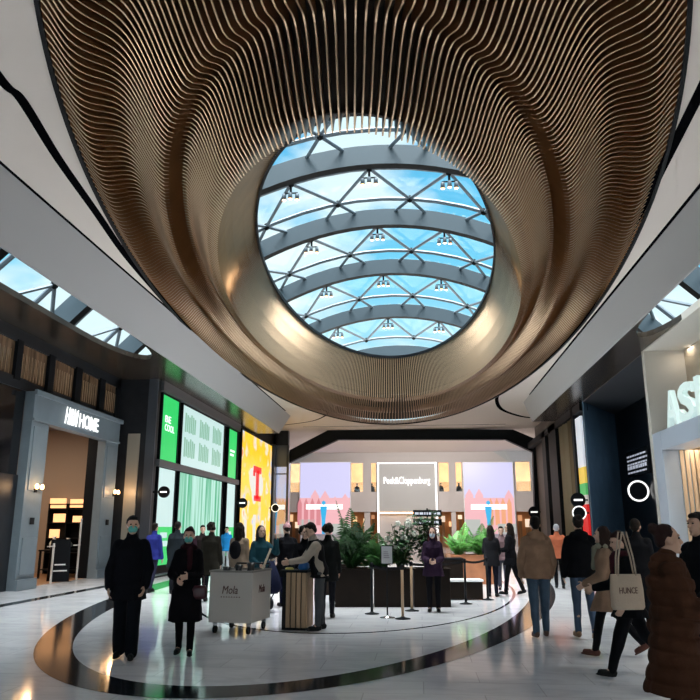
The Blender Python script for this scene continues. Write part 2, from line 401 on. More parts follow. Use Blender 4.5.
def canopy():
    NF = 470
    O = ell_arc(OA, OB, NF); I = ell_arc(LIP[2], LIP[3], NF); T = ell_arc(TOP[2], TOP[3], NF)
    root = thing('slatted_canopy', 'oval bronze slatted ceiling canopy with rippled fins around the skylight', 'ceiling canopy', (OX, OY, ZC))
    fin = MB(); liner = MB(); lv = []; lf = []; NS = 34; rows = []
    off = Vector((OX, OY, ZC))
    for i in range(NF):
        o = Vector((OX+O[i][0]+shx(OY+O[i][1]), OY+O[i][1], 0)); l = Vector((LIP[0]+I[i][0], LIP[1]+I[i][1], 0)); t = Vector((TOP[0]+T[i][0], TOP[1]+T[i][1], 0))
        pts = []
        for k in range(NS+1):
            s = k/NS; p = o.lerp(l, s); p.z = zprof(s); pts.append(p)
        for k, u in enumerate((.06, .16, .3, .5, .75, 1.0)):       # throat: turns up to the glass rim
            p = l.lerp(t, u**1.6); p.z = LIP[4]+(TOP[4]-LIP[4])*u-.05*sin(pi*min(u*3, 1)); pts.append(p)
        rad = (l-o).normalized(); side = Vector((-rad.y, rad.x, 0)); th = .012; dep = .26
        vs = []; fs = []; back = []
        for k, p in enumerate(pts):
            tt = (pts[min(k+1, len(pts)-1)]-pts[max(k-1, 0)]).normalized()
            nn = side.cross(tt).normalized()
            if k == 0: sgn = 1 if nn.z > 0 else -1
            nn = nn*sgn
            q = p+nn*dep; back.append(p+nn*(dep+.02))
            for w in (p-side*th, p+side*th, q+side*th, q-side*th): vs.append(w-off)
        for k in range(len(pts)-1):
            a, b = 4*k, 4*k+4
            fin.m  # material index 1 = lower edge, with light from below painted in
            fs += [(a, a+1, b+1, b), (a+1, a+2, b+2, b+1), (a+3, a, b, b+3)]
        base = len(fin.v); fin.v += [tuple(v) for v in vs]
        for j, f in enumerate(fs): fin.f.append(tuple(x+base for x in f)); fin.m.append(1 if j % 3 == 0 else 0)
        rows.append([b-off for b in back])
    m = len(rows[0])
    step = rows
    for r in step: lv += r
    for i in range(len(step)):
        j = (i+1) % len(step)
        for k in range(m-1): lf.append((i*m+k, i*m+k+1, j*m+k+1, j*m+k))
    liner.add(lv, lf)
    o = fin.build('slats', [M_bronze, M_bronze_edge_lit], root); o['label'] = 'rippled bronze fins'
    liner.build('backing', M_liner, root, smooth=True)
    # rims
    def rim(a, b, cx, cy, z, w, h):
        mb = MB(); n = 200; vs = []; fs = []
        for i in range(n):
            q = 2*pi*i/n
            for dr, dz in ((0, 0), (w, 0), (w, h), (0, h)): vs.append((cx-OX+(a+dr)*cos(q)+(shx(cy+b*sin(q)) if a > 5 else 0), cy-OY+(b+dr)*sin(q), z-ZC+dz))
        for i in range(n):
            A, B = 4*i, 4*((i+1) % n)
            for k in range(4): fs.append((A+k, A+(k+1) % 4, B+(k+1) % 4, B+k))
        return mb.add(vs, fs)
    rim(OA-.02, OB-.02, OX, OY, ZC-.03, .07, .08).build('outer_rim', M_dark, root)
    rim(TOP[2]-.03, TOP[3]-.03, TOP[0], TOP[1], TOP[4]-.04, .3, .12).build('inner_rim', M_dark, root)
canopy()

# ================================================================== GLASS ROOF
VX = -1.35
def vz(x, y):
    k = .0062 if y > 31 else .0018
    return EYE+14.65-.041*(x-VX)**2-k*(y-31)**2
def glass_roof():
    root = thing('glass_roof', 'arched glass skylight roof with grey-blue steel arches above the oval opening', 'skylight', (VX, 26, 9))
    off = Vector((VX, 26, 9)); xs = [-14.8+29.6*i/28 for i in range(29)]; ys = [YB+(66-YB)*j/26 for j in range(27)]
    mb = MB(); mb.add([Vector((VX+x, y, vz(VX+x, y)))-off for y in ys for x in xs], [(j*29+i, j*29+i+1, (j+1)*29+i+1, (j+1)*29+i) for j in range(26) for i in range(28)])
    mb.build('glass', M_glassroof, root, smooth=True)
    arches = [-4.6, 1.4, 7.4, 13.4, 19.4, 25.4, 31.3, 37.2, 43.2, 49.2]
    for ya in arches:
        vs = []; fs = []; n = 36; mb = MB()
        for i in range(n+1):
            x = VX-14.8+29.6*i/n; z = vz(x, ya); sl = -.082*(x-VX); nn = Vector((-sl, 0, 1)).normalized()
            p = Vector((x, ya, z))-nn*.15-off; q = p-nn*.8
            for dy, w in ((-.2, p), (.2, p), (.2, q), (-.2, q)): vs.append(w+Vector((0, dy, 0)))
        for i in range(n):
            a, b = 4*i, 4*i+4
            fs += [(a, a+1, b+1, b), (a+1, a+2, b+2, b+1), (a+3, a, b, b+3)]
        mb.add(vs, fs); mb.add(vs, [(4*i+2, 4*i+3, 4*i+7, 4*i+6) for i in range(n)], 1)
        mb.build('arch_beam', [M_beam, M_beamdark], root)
    rows = []; sp = 3.25
    for j, ya in enumerate(arches[:-1]):
        for r, dy in ((0, 1.55), (1, 4.5)):
            y = ya+dy; rows.append((y, r))
    nodes = {}; cx = -1.75
    def nd(r, k, y):
        x = cx+k*sp+(sp/2 if r else 0); return Vector((x, y, vz(x, y)-.22))
    grid = MB(); hubs = MB()
    for j, (y, r) in enumerate(rows):
        ks = range(-4, 5) if not r else range(-5, 5)
        N_ = [nd(r, k, y) for k in ks]
        # purlins
        pl = [Vector((x, y, vz(x, y)-.22))-off for x in [VX-14.5+29*i/24 for i in range(25)]]
        grid.tube(pl, .09, 6)
        for p in N_:
            hubs.lathe([(.05, -.16), (.12, -.1), (.15, 0), (.12, .1), (.05, .16)], p-off, 10)
        if j+1 < len(rows):
            y2, r2 = rows[j+1]
            for p in N_:
                for s in (-1, 1):
                    x = p.x+s*sp/2
                    if abs(x-VX) < 14.5: grid.tube([p-off, Vector((x, y2, vz(x, y2)-.22))-off], .075, 6)
    grid.build('lattice', M_steel, root); hubs.build('node_hub', M_beamdark, root)
    return rows, nd
rows, nd = glass_roof()
# spotlight clusters hanging from the lattice nodes
proto = None
lab_row = {0: 'nearest', 1: 'second', 2: 'third', 3: 'farthest'}
cnt = 0
ri = 0
for (y, r) in rows:
    if r or not (25 < y < 46): continue
    for k in (-1, 0, 1):
        p = nd(0, k, y)-Vector((0, 0, .2))
        if proto is None:
            t = thing('spotlight_cluster', '', 'spotlight', p)
            MB().tube([(0, 0, .1), (0, 0, -.25)], .05, 8).box(-.3, .3, -.03, .03, -.25, -.21).build('bracket', M_beamdark, t)
            for s in (-1, 0, 1):
                mb = MB(); mb.lathe([(.04, -.1), (.08, -.14), (.09, -.38), (.08, -.38)], (s*.27, -.02-.1*(s == 0), -.15), 12)
                h = mb.build('lamp_head', M_steel, t, smooth=True)
                MB().lathe([(.02, -.385), (.075, -.385), (.075, -.4), (.02, -.4)], (s*.27, -.02-.1*(s == 0), -.15), 12).build('lens', M_warm, h)
            proto = t; o = t
        else: o = copy_tree(proto); o.location = p
        o['label'] = 'spotlight cluster on the %s row of roof nodes, %s one' % (lab_row[ri], {-1: 'left', 0: 'middle', 1: 'right'}[k])
        o['group'] = 'spotlight clusters under the glass roof'
    ri += 1

# ================================================================== LEFT SIDE
def YL(px, py, X=XL): return onX(px, py, X).y
ya, yb = onX(14, 575, XL).y, onX(105, 560, XL).y      # portal of the home shop
ya, yb = 19.0, 25.05
ya = onX(36, 391, XL+.24).y; yb = onX(121, 419, XL+.24).y
PT = onX(36, 391, XL+.24).z; PB = onX(47.7, 424, XL+.24).z
ywl, ywr = ya+.95, yb-1.05                              # clear opening
# wall above & around
mb = MB(); mb.box(XL-.3, XL, YB, ya-.02, 0, 3.0).box(XL-.3, XL, YB, ya-.02, 5.3, 5.6)
mb.box(XL-.3, XL, yb+.01, yb+.45, 0, ZS).box(XL-.3, XL, YB, yb+.4, ZS-.35, ZS)
mb.box(XL-.3, XL-.07, ya-.03, yb+.41, PT-.25, 5.62); struct('wall_left', mb, M_darkwall)
struct('wall_left_glass', MB().box(XL-.28, XL-.05, YB, ya-.02, 3.0, 5.3), mat('black_glass', (.01, .01, .012), .08))
# upper windows
wins = [(-22, 13), (20, 47), (54, 75), (82, 100), (106, 121)]
M_brown = mat('bronze_glass', (.28, .17, .10), .12, .5, var=.5, vscale=2.5, stretch=(1, 3, .3))
n = 0; e = []
for (a, b) in wins:
    n += 1; Y0 = onX(a, 370, XL).y; Y1 = onX(b, 380, XL).y; e.append((Y0, Y1))
    w = MB().box(XL-.1, XL-.06, Y0, Y1, 5.6, ZS-.35); struct('window_%d' % n, w, M_brown)
    fr = MB()
    for k in range(1, 9): yy = Y0+(Y1-Y0)*k/9; fr.box(XL-.06, XL-.045, yy-.012, yy+.012, 5.62, 6.3)
    fr.build('slats', M_wood, bpy.data.objects['window_%d' % n])
mb = MB(); mb.box(XL-.3, XL-.12, YB, yb+.02, 5.55, ZS)
for i in range(len(e)-1): mb.box(XL-.12, XL+.04, e[i][1], e[i+1][0], 5.5, ZS-.3)
mb.box(XL-.12, XL+.04, YB, e[0][0], 5.5, ZS-.3)
struct('trim_14', mb, M_dark)
# portal
t = thing('shop_portal', 'blue-grey panelled portal of the home shop on the left wall', 'shop front', (XL, (ya+yb)/2, 0))
ym = (ya+yb)/2
for s, (p, q) in ((0, (ya, ywl)), (1, (ywr, yb))):
    m_ = MB().box(-.06, .22, p-ym, q-ym, 0, PB); o = m_.build('pilaster', M_greypaint, t, bevel=.012)
    [MB().box(.22, .25, p-ym+.12, q-ym-.12, u_, v_).build('raised_panel', M_greypaint, o, bevel=.01) for u_, v_ in ((2.6, PB-.15), (.4, 1.35))]
    MB().box(.22, .30, p-ym-.03, q-ym+.03, 0, .28).build('plinth', M_greypaint, o, bevel=.01)
    MB().box(.25, .27, (p+q)/2-ym-.1, (p+q)/2-ym+.1, 1.7, 1.88).build('plaque', M_dark, o)
MB().box(-.06, .24, ya-ym, yb-ym, PB, PT).box(.24, .33, ya-ym-.06, yb-ym+.06, PT-.1, PT+.04).box(.24, .28, ya-ym, yb-ym, PB, PB+.07).build('lintel', M_greypaint, t, bevel=.012)
# lettering H&M HOME (reads from far-left to right = towards +Y)
XS = XL+.3; z0 = onX(66, 421, XS).z; z1 = onX(66, 409, XS).z
y0 = onX(65.5, 415, XS).y-ym; y1 = onX(98.5, 425, XS).y-ym
c_ = (z0+z1)/2; ymid = y0+(y1-y0)*.36
a_ = fit_text('H&M', 0, ymid-y0, c_-.26, c_+.26, shear=.25, ext=.012, bold=.01); xform(a_, lambda x, y, z: (.30-y, y0+x, z))
a_.build('sign_lettering', M_emw, t)['label'] = 'glowing white shop name'
b_ = fit_text('HOME', 0, y1-ymid-.1, c_-.24, c_+.2, ext=.012, bold=.01); xform(b_, lambda x, y, z: (.30-y, ymid+.1+x, z)); b_.build('sign_lettering', M_emw, t)
# sconces
def sconce(px, py, lab):
    p = onX(px, py, XL+.24); t = thing('wall_sconce', lab, 'wall lamp', (XL+.25, p.y, p.z), group='twin-bulb wall lamps of the home shop')
    MB().box(0, .03, -.06, .06, -.12, .06).tube([(.03, -.14, -.05), (.12, -.14, -.05), (.12, .14, -.05)], .012, 6).tube([(0, 0, -.05), (.12, 0, -.05)], .015, 6).build('bracket', M_dark, t)
    for s in (-1, 1):
        MB().lathe([(.02, 0), (.05, .03), (.055, .09), (.03, .14), (.01, .15)], (.12, s*.14, -.04), 12).build('bulb', M_warm, t, smooth=True)
    d = bpy.data.lights.new('bulb_light', 'POINT'); d.energy = 14; d.color = (1, .6, .3); d.shadow_soft_size = .1
    l = bpy.data.objects.new('bulb_light', d); COL.objects.link(l); l.parent = t; l.location = (.35, 0, .05)
sconce(35, 488, 'lit twin-bulb wall lamp on the left pilaster of the home shop')
sconce(113, 493, 'lit twin-bulb wall lamp on the right pilaster of the home shop')
# shop interior
HX = XL-5.2
mb = MB(); mb.box(HX-.1, HX, ya-1.5, yb+1.5, 0, 5.2).box(HX, XL-.3, ya-1.6, ya-1.5, 0, 5.2).box(HX, XL-.3, yb+1.5, yb+1.6, 0, 5.2)
struct('wall_shop', mb, M_beige)
struct('ceiling_shop', MB().box(HX, XL-.3, ya-1.6, yb+1.6, 5.2, 5.3), mat('shop_ceiling', (.2, .17, .15), .7))
struct('floor_shop', MB().box(HX, XL-.2, ya-1.6, yb+1.6, .0, .012), mat('oak_floor', (.42, .22, .11), .3, var=.25, vscale=3, stretch=(1, 6, 1)))
d = bpy.data.lights.new('shop_lamp', 'AREA'); d.energy = 150; d.size = 2.2; d.color = (1, .78, .58)
l = bpy.data.objects.new('shop_lamp', d); COL.objects.link(l); l.location = (XL-2.6, ym+.3, 5.1)
def hm(px, py, X): return onX(px, py, X)
# black entrance partition on the right of the opening, facing us
ex = onY(84, 500, ywr+.06).x
struct('wall_partition', MB().box(ex, XL-.08, ywr+.02, ywr+.14, .012, 5.2), M_dark)
# display cabinet against the end wall of the shop
cy_ = yb+1.0; q0, q1 = onY(45, 540, cy_).x, onY(83, 540, cy_).x; ctop = onY(60, 504, cy_).z
t = thing('display_shelf', 'black display cabinet with warm lit goods inside the home shop', 'shelf', ((q0+q1)/2, cy_+.42, .012)); w = (q1-q0)/2
fr = MB().box(-w, -w+.05, -.4, 0, 0, ctop).box(w-.05, w, -.4, 0, 0, ctop).box(-.03, .03, -.4, 0, 0, ctop).box(-w, w, -.03, 0, 0, ctop)
for z in (.1, .7, 1.2, 1.75, 2.25, ctop-.04): fr.box(-w, w, -.4, 0, z, z+.04)
fr.build('carcass', M_dark, t)
for xx, zz, ww, hh in ((-w*.55, 2.3, .3, .35), (w*.5, 2.32, .28, .3), (-w*.35, 1.8, .26, .3), (w*.6, 1.8, .2, .22), (-w*.6, 1.25, .18, .3)):
    MB().box(xx-ww, xx+ww, -.36, -.3, zz, zz+hh).build('lit_panel', M_warmlow, t)
# stacked white boxes
bx_ = XL-.9
for i in range(5):
    p = onX(41, 560, bx_); mb = MB().box(-.25, .25, -.28, .28, 0, .2).box(-.27, .27, -.3, .3, .2, .24)
    o = mb.build('storage_box', mat('box_white' if i % 2 else 'box_gold', (.7, .66, .6) if i % 2 else (.55, .38, .15), .5), None, loc=(bx_, ywl+.42, .013+i*.245), bevel=.01)
    tag(o, 'lidded storage box just inside the home shop, %s of its stack' % ['bottom', 'second', 'middle', 'fourth', 'top'][i], 'box', 'stacked storage boxes in the home shop')
# tables with vases
tx = XL-1.3; yT = onX(58, 560, tx).y
t = thing('display_table', 'dark display table behind the chalkboard inside the home shop', 'table', (tx, yT+.1, .012))
MB().box(-.35, .35, -.8, .8, .85, .9).build('tabletop', M_dark, t, bevel=.01)
for a in (-1, 1):
    for b in (-1, 1): MB().box(a*.3-.03, a*.3+.03, b*.74-.03, b*.74+.03, 0, .85).build('leg', M_dark, t)
MB().box(-.3, .3, -.7, .7, .25, .29).build('shelf', M_dark, t)
for i, (dy, c, hh, lab) in enumerate(((-.5, (.75, .7, .6), .42, 'pale'), (0, (.25, .12, .06), .3, 'brown'), (.5, (.6, .6, .58), .36, 'grey'))):
    mb = MB().lathe([(.06, 0), (.13, .08), (.14, hh*.5), (.05, hh*.85), (.07, hh)], (0, 0, 0), 16)
    tag(mb.build('vase', mat('vase_'+lab, c, .3), None, loc=(tx, yT+.1+dy, .912), smooth=True), '%s vase on the dark display table in the home shop' % lab, 'vase', 'vases on the display table')
t = thing('chalkboard_stand', 'black A-frame chalkboard with white writing standing in the home shop doorway', 'sandwich board', (XL-.35, onX(59.5, 560, XL-.35).y, .012), rz=R(38))
for s in (-1, 1):
    mb = MB().prism([(s*.26, 0), (s*.22, 0), (s*.02, 1.25), (s*.06, 1.25)], -.28, .28, 'x')
    o = mb.build('board', M_dark, t)
for k in range(5): MB().box(-.2+.03*(k % 2), .2-.05*(k % 3), -.27+.0+k*.04+.045, -.262+k*.04+.045, .3+k*.18, .34+k*.18).build('chalk_line', M_white, t)
for px in (52.5, 78):
    yy = onX(px, 560, XL-.1).y; mb = MB().box(-.02, .02, -.03, .03, 0, 1.9 if px > 60 else 1.15).box(-.03, .03, -.35, .03, 1.05, 1.08)
    tag(mb.build('barrier_post', mat('pale_post', (.62, .58, .54), .4), None, loc=(XL-.1, yy, .012)), 'pale slim barrier post in the home shop doorway, %s one' % ('taller, right' if px > 60 else 'shorter, left'), 'post', 'slim posts in the doorway')

# pier facing the camera and the line of screens
yp = yb+.35
struct('wall_pier', MB().box(XL-.3, XLP, yp, yp+.3, 0, ZS), M_darkwall)
mb = MB().box(onY(124, 500, yp).x, onY(136, 500, yp).x, yp-.06, yp-.005, .0, 4.9); struct('trim_15', mb, mat('pier_stone', (.30, .27, .22), .4))
struct('trim_16', MB().box(XLP-.32, XLP+.02, yp-.04, yp+.02, 0, ZS), mat('slate_panel', (.05, .06, .075), .35))
struct('wall_left_far', MB().box(XLP-.4, XLP-.1, yp+.3, YE, 0, ZC), M_dark)
def sy(px, py=450): return onX(px, py, XLP).y
s = [sy(163, 400), sy(179, 405), sy(183, 410), sy(224, 428), sy(229, 432), sy(237, 436)]
SZT = 6.45; SZM1 = onX(181, 457, XLP).z; SZM1 = 4.05; SZM0 = 3.75
M_green = mat('screen_green', (.03, .03, .03), .3, emit=.9, ecol=(.01, .62, .13))
M_pale = mat('screen_pale', (.03, .03, .03), .3, emit=.85, ecol=(.58, .80, .78))
M_palegreen = mat('screen_mint', (.03, .03, .03), .3, emit=.6, ecol=(.28, .66, .46))
M_stripe = bpy.data.materials.new('screen_stripes'); MATS['screen_stripes'] = M_stripe
def stripes(m, c0, c1, scale, emit):
    m.use_nodes = True; nt = m.node_tree; b = nt.nodes['Principled BSDF']; N = nt.nodes.new; L = nt.links.new
    tc = N('ShaderNodeTexCoord'); mp = N('ShaderNodeMapping'); mp.inputs['Scale'].default_value = (0, scale, .12*scale*.3); L(tc.outputs['Object'], mp.inputs[0])
    nz = N('ShaderNodeTexNoise'); nz.inputs['Scale'].default_value = 1; nz.inputs['Detail'].default_value = 3; L(mp.outputs[0], nz.inputs['Vector'])
    cr = N('ShaderNodeValToRGB'); cr.color_ramp.elements[0].position = .4; cr.color_ramp.elements[0].color = (*c0, 1); cr.color_ramp.elements[1].position = .56; cr.color_ramp.elements[1].color = (*c1, 1)
    L(nz.outputs[0], cr.inputs[0]); L(cr.outputs[0], b.inputs['Emission Color']); b.inputs['Emission Strength'].default_value = emit; b.inputs['Base Color'].default_value = (.02, .02, .02, 1)
stripes(M_stripe, (.02, .45, .2), (.55, .9, .78), 3.2, .8)
def screen(name, y0, y1, z0, z1, m, lab, cat='screen', group=None, X=None):
    X = XLP if X is None else X
    t = thing(name, lab, cat, (X, (y0+y1)/2, z0), group=group); h = (y1-y0)/2
    MB().box(-.1, 0, -h, h, 0, z1-z0).build('panel', m, t)
    w_ = .06; MB().box(-.1, .03, -h-w_, -h, -w_, z1-z0+w_).box(-.1, .03, h, h+w_, -w_, z1-z0+w_).box(-.1, .03, -h, h, -w_, 0).box(-.1, .03, -h, h, z1-z0, z1-z0+w_).build('frame', M_dark, t)
    return t, h
t, h = screen('advertising_screen', s[0], s[1], SZM1, SZT, M_green, 'tall green advertising screen with white words, upper left of the screen wall')
for k, (w1, z) in enumerate((('BE', 1.42), ('COOL', 1.1))):
    a_ = fit_text(w1, -h*.6, h*(.1 if k == 0 else .55), z, z+.25, ext=.004); xform(a_, lambda x, y, z: (.008-y, x, z)); a_.build('lettering', M_emw, t)
t, h = screen('advertising_screen', s[2], s[3], SZM1, SZT, M_pale, 'large pale advertising screen with six green drawings, upper middle of the screen wall')
for i in range(3):
    for j in range(2):
        cy = -h+2*h*(i+.55)/3.1; cz_ = .35+j*1.0
        mb = MB()
        for k in range(6): mb.box(.002, .006, cy-h*.24+k*h*.08, cy-h*.24+k*h*.08+h*.055, cz_+.03*(k % 2), cz_+.78-.06*(k % 3))
        mb.build('drawing', M_palegreen, t)
t, h = screen('advertising_screen', s[4], s[5], SZM1, SZT, M_green, 'narrow green advertising screen, upper right of the screen wall')
MB().box(.002, .006, -h*.5, h*.3, 1.1, 1.2).box(.002, .006, -h*.5, h*.5, 1.3, 1.4).build('lettering', M_emw, t)
for a, b, lab in ((s[0], s[1], 'left'), (s[4], s[5], 'right')):
    t, h = screen('advertising_screen', a, b, .3, SZM0, M_pale, 'tall white and green lit shop screen, lower %s of the screen wall' % lab, 'screen')
    MB().box(.002, .006, -h, h, 0, 1.35).build('lower_field', M_green, t)
    MB().box(.006, .01, -h*.4, h*.4, .95, 1.15).box(.006, .01, -h*.45, h*.5, .65, .85).build('lettering', M_pale, t)
t, h = screen('striped_shop_screen', s[2], s[3], .3, SZM0, M_stripe, 'large shop screen with hanging green and white stripes, lower middle of the screen wall')
struct('trim_17', MB().box(XLP-.1, XLP+.12, yp+.3, s[5]+.3, SZM0+.03, SZM1-.03).box(XLP-.1, XLP+.12, yp+.3, s[5]+.3, SZT+.08, ZS), mat('steel_band', (.12, .12, .13), .4, .4))
# yellow billboard
yy0, yy1 = sy(242, 440), sy(272, 448)
M_yel = blobmat('yellow_artwork', [(.5, .58, .75), (.9, .62, .3), (1, .60, .01), (1, .62, .01), (1, .58, .02), (.85, .75, .6), (.85, .25, .08)], .9, .95, (1, .7, .9))
t, h = screen('yellow_billboard', yy0, yy1, .35, 6.75, M_yel, 'tall lit yellow billboard with a big red letter in a white patch', 'billboard')
def disc(mb, X, cy, cz_, r, n=20, t=.004, sy_=1): mb.add([(X, cy+r*sy_*cos(2*pi*i/n), cz_+r*sin(2*pi*i/n)) for i in range(n)], [tuple(range(n))]); return mb
ctr = onX(257, 484, XLP); cy = ctr.y-(yy0+yy1)/2; cz_ = ctr.z-.35
mb = MB(); random.seed(3)
for k in range(9): disc(mb, .004+.0004*k, cy+random.uniform(-1.6, 1.6), cz_+random.uniform(-.55, .5), random.uniform(.4, .7))
mb.build('cloud_patch', mat('screen_white', (.03, .03, .03), .4, emit=.8, ecol=(.85, .84, .78)), t)
mb = MB().box(.01, .04, cy-.35, cy+.35, cz_-.85, cz_+.8).box(.01, .04, cy-1.05, cy+.95, cz_+.62, cz_+.98).box(.01, .04, cy-.75, cy+.95, cz_-.98, cz_-.68).box(.01, .04, cy-1.1, cy-.7, cz_+.4, cz_+.7)
mb.build('red_letter', mat('screen_red', (.03, .03, .03), .4, emit=.8, ecol=(.9, .006, .01)), t)
for k in range(3): MB().box(.005, .009, -h+h*.25+k*h*.55, -h+h*.42+k*h*.55, .0, 1.7+.3*(k % 2)).build('white_figure', mat('screen_white', (.03, .03, .03)), t)
# glass bay after the billboard
struct('window_9', MB().box(XLP, pz[0][0]+.05, YE-.25, YE-.2, 0, 6.3), M_glass)
struct('trim_18', MB().box(XLP-.1, XLP+.1, yy1+.3, YE-.2, 0, ZS).box(XLP, pz[0][0]+.05, YE-.3, YE-.15, 5.5, ZS).box(pz[0][0]-.02, pz[0][0]+.12, YE-.3, YE-.1, 0, ZS).box(XLP, pz[0][0]+.05, YE-.28, YE-.17, 5.0, 5.08), mat('grey_steel', (.1, .11, .13), .3, .5))
# round blade signs
def blade(px, py, X, r, lab, ring=False, text=True):
    p = onX(px, py, X+(.45 if X < 0 else -.45))
    t = thing('round_blade_sign', lab, 'sign', p, group='round black shop signs')
    n = 28
    mb = MB(); mb.prism([(r*cos(2*pi*i/n), r*sin(2*pi*i/n)) for i in range(n)], -.05, .05, 'y'); mb.build('disc', M_dark, t, bevel=.01)
    if ring:
        mb = MB(); vs = []; fs = []
        for i in range(n):
            q = 2*pi*i/n
            for rr in (r*.85, r*1.02):
                for yy in (-.07, -.045): vs.append((rr*cos(q), yy, rr*sin(q)))
        for i in range(n):
            A, B = 4*i, 4*((i+1) % n); fs += [(A, A+2, B+2, B), (A+2, A+3, B+3, B+2), (A+1, A, B, B+1)]
        mb.add(vs, fs).build('ring', M_emw, t)
    if text: MB().box(-r*.6, r*.6, -.06, -.05, -r*.13, r*.13).build('name_strip', M_emw, t)
    d = -1 if X < 0 else 1
    MB().box(d*r*.95, d*.40, -.025, .025, -.03, .03).build('arm', M_dark, t)
blade(164, 492, XLP, .2, 'round black sign with a white name, in front of the white and green panel')
blade(242.5, 503, XLP, .25, 'round black sign with a white name, in front of the yellow billboard')
blade(275.5, 508, XLP+.1, .25, 'round black sign beside the right edge of the yellow billboard', ring=True, text=False)

# ================================================================== RIGHT SIDE
c = onZ(643.5, 350, ZS); yA = c.y                                    # far corner of the fashion shop
XA = c.x
XB = XA+1.2
FT = 4.32
struct('wall_right', MB().box(XB, XB+.2, YB, yA, FT-.3, ZS).box(XA, XB+4, yA, yA+.25, 0, ZS), M_wallw)
struct('ceiling_shop_front', MB().box(XA, XB+.2, YB, yA+.25, ZS-.04, ZS+.16), M_wallw)
struct('wall_sign', MB().box(XB-.02, XB, YB, yA, FT, ZS-.04), M_cream)
# downlight
for i, (px, py) in enumerate(((692, 346), (740, 316))):
    p = onZ(px, py, ZS-.04); 
    tag(MB().lathe([(.03, 0), (.07, 0), (.08, .02), (.03, .02)], (0, 0, 0), 16).build('downlight', M_emw, None, loc=(p.x, p.y, ZS-.062)), 'small round downlight in the soffit above the %s letter' % ('S' if i == 0 else 'H'), 'downlight', 'soffit downlights')
    d = bpy.data.lights.new('downlight_beam', 'AREA'); d.energy = 9; d.size = .5; d.color = (1, .86, .68)
    l = bpy.data.objects.new('downlight_beam', d); COL.objects.link(l); l.location = (p.x, p.y, ZS-.08)
t = thing('shop_entrance', 'pale blue-white box frame around the entrance of the right-hand fashion shop', 'shop front', (XA+.3, yA, 0))
M_frame = mat('frame_paint', (.42, .50, .60), .4)
yN = -8
MB().box(-.3, .45, -.75, 0, 0, FT).build('jamb', M_frame, t, bevel=.02)
MB().box(-.3, .45, yN-yA, -.75, FT-.55, FT).build('header', M_frame, t, bevel=.02)
# letters ASH standing on the header
yt = [onX(667, 420, XA+.1).y, onX(680.5, 420, XA+.1).y, onX(698, 415, XA+.1).y]
cur = yt[0]
for i, (ch, w_) in enumerate((('A', yt[0]-yt[1]-.15), ('S', yt[1]-yt[2]-.15), ('H', 1.1))):
    a_ = fit_text(ch, 0, w_, 0, 1.02, ext=.07, bold=.03); xform(a_, lambda x, y, z: (y, -x, z))
    o = a_.build('sign_letter', [mat('letter_face', (.45, .55, .53), .4, emit=.4, ecol=(.75, .95, .92))], None, loc=(XA+.15, cur, FT+.002))
    tag(o, 'large white illuminated letter %s standing on the shop frame header' % ch, 'sign letter', 'illuminated shop letters'); cur -= w_+.15
# interior: slatted cream screen behind the doorway
mb = MB()
for k in range(90):
    y = yA-.75-k*.17; mb.box(XA+1.05, XA+1.15, y-.05, y, 0, FT-.55)
mb.box(XA+1.15, XA+1.2, -8, yA, 0, FT-.5)
for k in range(5): x = XA+.46+k*.14; mb.box(x, x+.1, yA-.80, yA-.76, 0, FT-.56)
struct('wall_slatted', mb, mat('cream_slat', (.78, .60, .42), .6))
struct('ceiling_entrance', MB().box(XA+.75, XA+1.3, -8, yA, FT-.5, FT-.4), M_wallw)
d = bpy.data.lights.new('entrance_lamp', 'AREA'); d.energy = 70; d.shape = 'RECTANGLE'; d.size = .35; d.size_y = 12; d.color = (1, .82, .6)
l = bpy.data.objects.new('entrance_lamp', d); COL.objects.link(l); l.location = (XA+.85, yA-6.5, FT-.56)
# recess beyond
pC = onZ(583, 401, ZS); pD = onZ(614, 414, ZS)
struct('wall_recess', MB().box(pD.x, pD.x+.25, yA+.25, pD.y, 0, ZS), mat('recess_black', (.006, .006, .008), .3))
struct('wall_navy', MB().prism([(pC.x, pC.y), (pD.x, pD.y), (pD.x+.3, pD.y+.3), (pC.x+.05, pC.y+.5)], 0, ZS), M_navy)
struct('ceiling_recess', MB().prism([(XR+.02, yA+.25), (pD.x, yA+.25), (pD.x, pD.y), (pC.x, pC.y)], ZS-.03, ZS-.002), mat('recess_soffit', (.035, .038, .045), .5))
area('recess_downlight', ((XR+pD.x)/2, yA+5.5, ZS-.06), (0, 0, 0), .3, 1.2, 75, (.9, .95, 1))
# cinema-like board and ring sign on the recess wall
p0 = onX(628, 456, pD.x); 
t = thing('menu_board', 'dark board with rows of small white text in the black recess', 'sign', (pD.x-.02, p0.y, onX(628, 476, pD.x).z))
hh = onX(628, 455, pD.x).z-onX(628, 476, pD.x).z; ww = p0.y-onX(650, 456, pD.x).y
MB().box(-.06, 0, -ww, 0, -.1, hh+.1).build('panel', M_dark, t)
mb = MB(); random.seed(5)
for r_ in range(5):
    x = .1
    while x < ww-.3:
        w_ = random.uniform(.12, .4); mb.box(-.07, -.06, -x-w_, -x, hh*(r_+.2)/5.2, hh*(r_+.2)/5.2+hh*(.08 if r_ != 1 else .16)); x += w_+.08
mb.build('text_rows', mat('dim_white', (.5, .5, .55), .5, emit=.35, ecol=(.7, .75, .9)), t)
blade(638, 491, pD.x, .42, 'large round black sign with a white ring in the black recess', ring=True, text=False)
for i, (px, py) in enumerate(((624, 418), (636, 412))):
    p = onZ(px, py, ZS-.04); tag(MB().lathe([(.02, 0), (.06, 0), (.06, .01), (.02, .01)], (0, 0, 0), 12).build('downlight', M_emw, None, loc=(p.x, p.y, ZS-.042)), 'tiny lit downlight in the dark recess ceiling, %s one' % ('left' if i == 0 else 'right'), 'downlight', 'recess downlights')
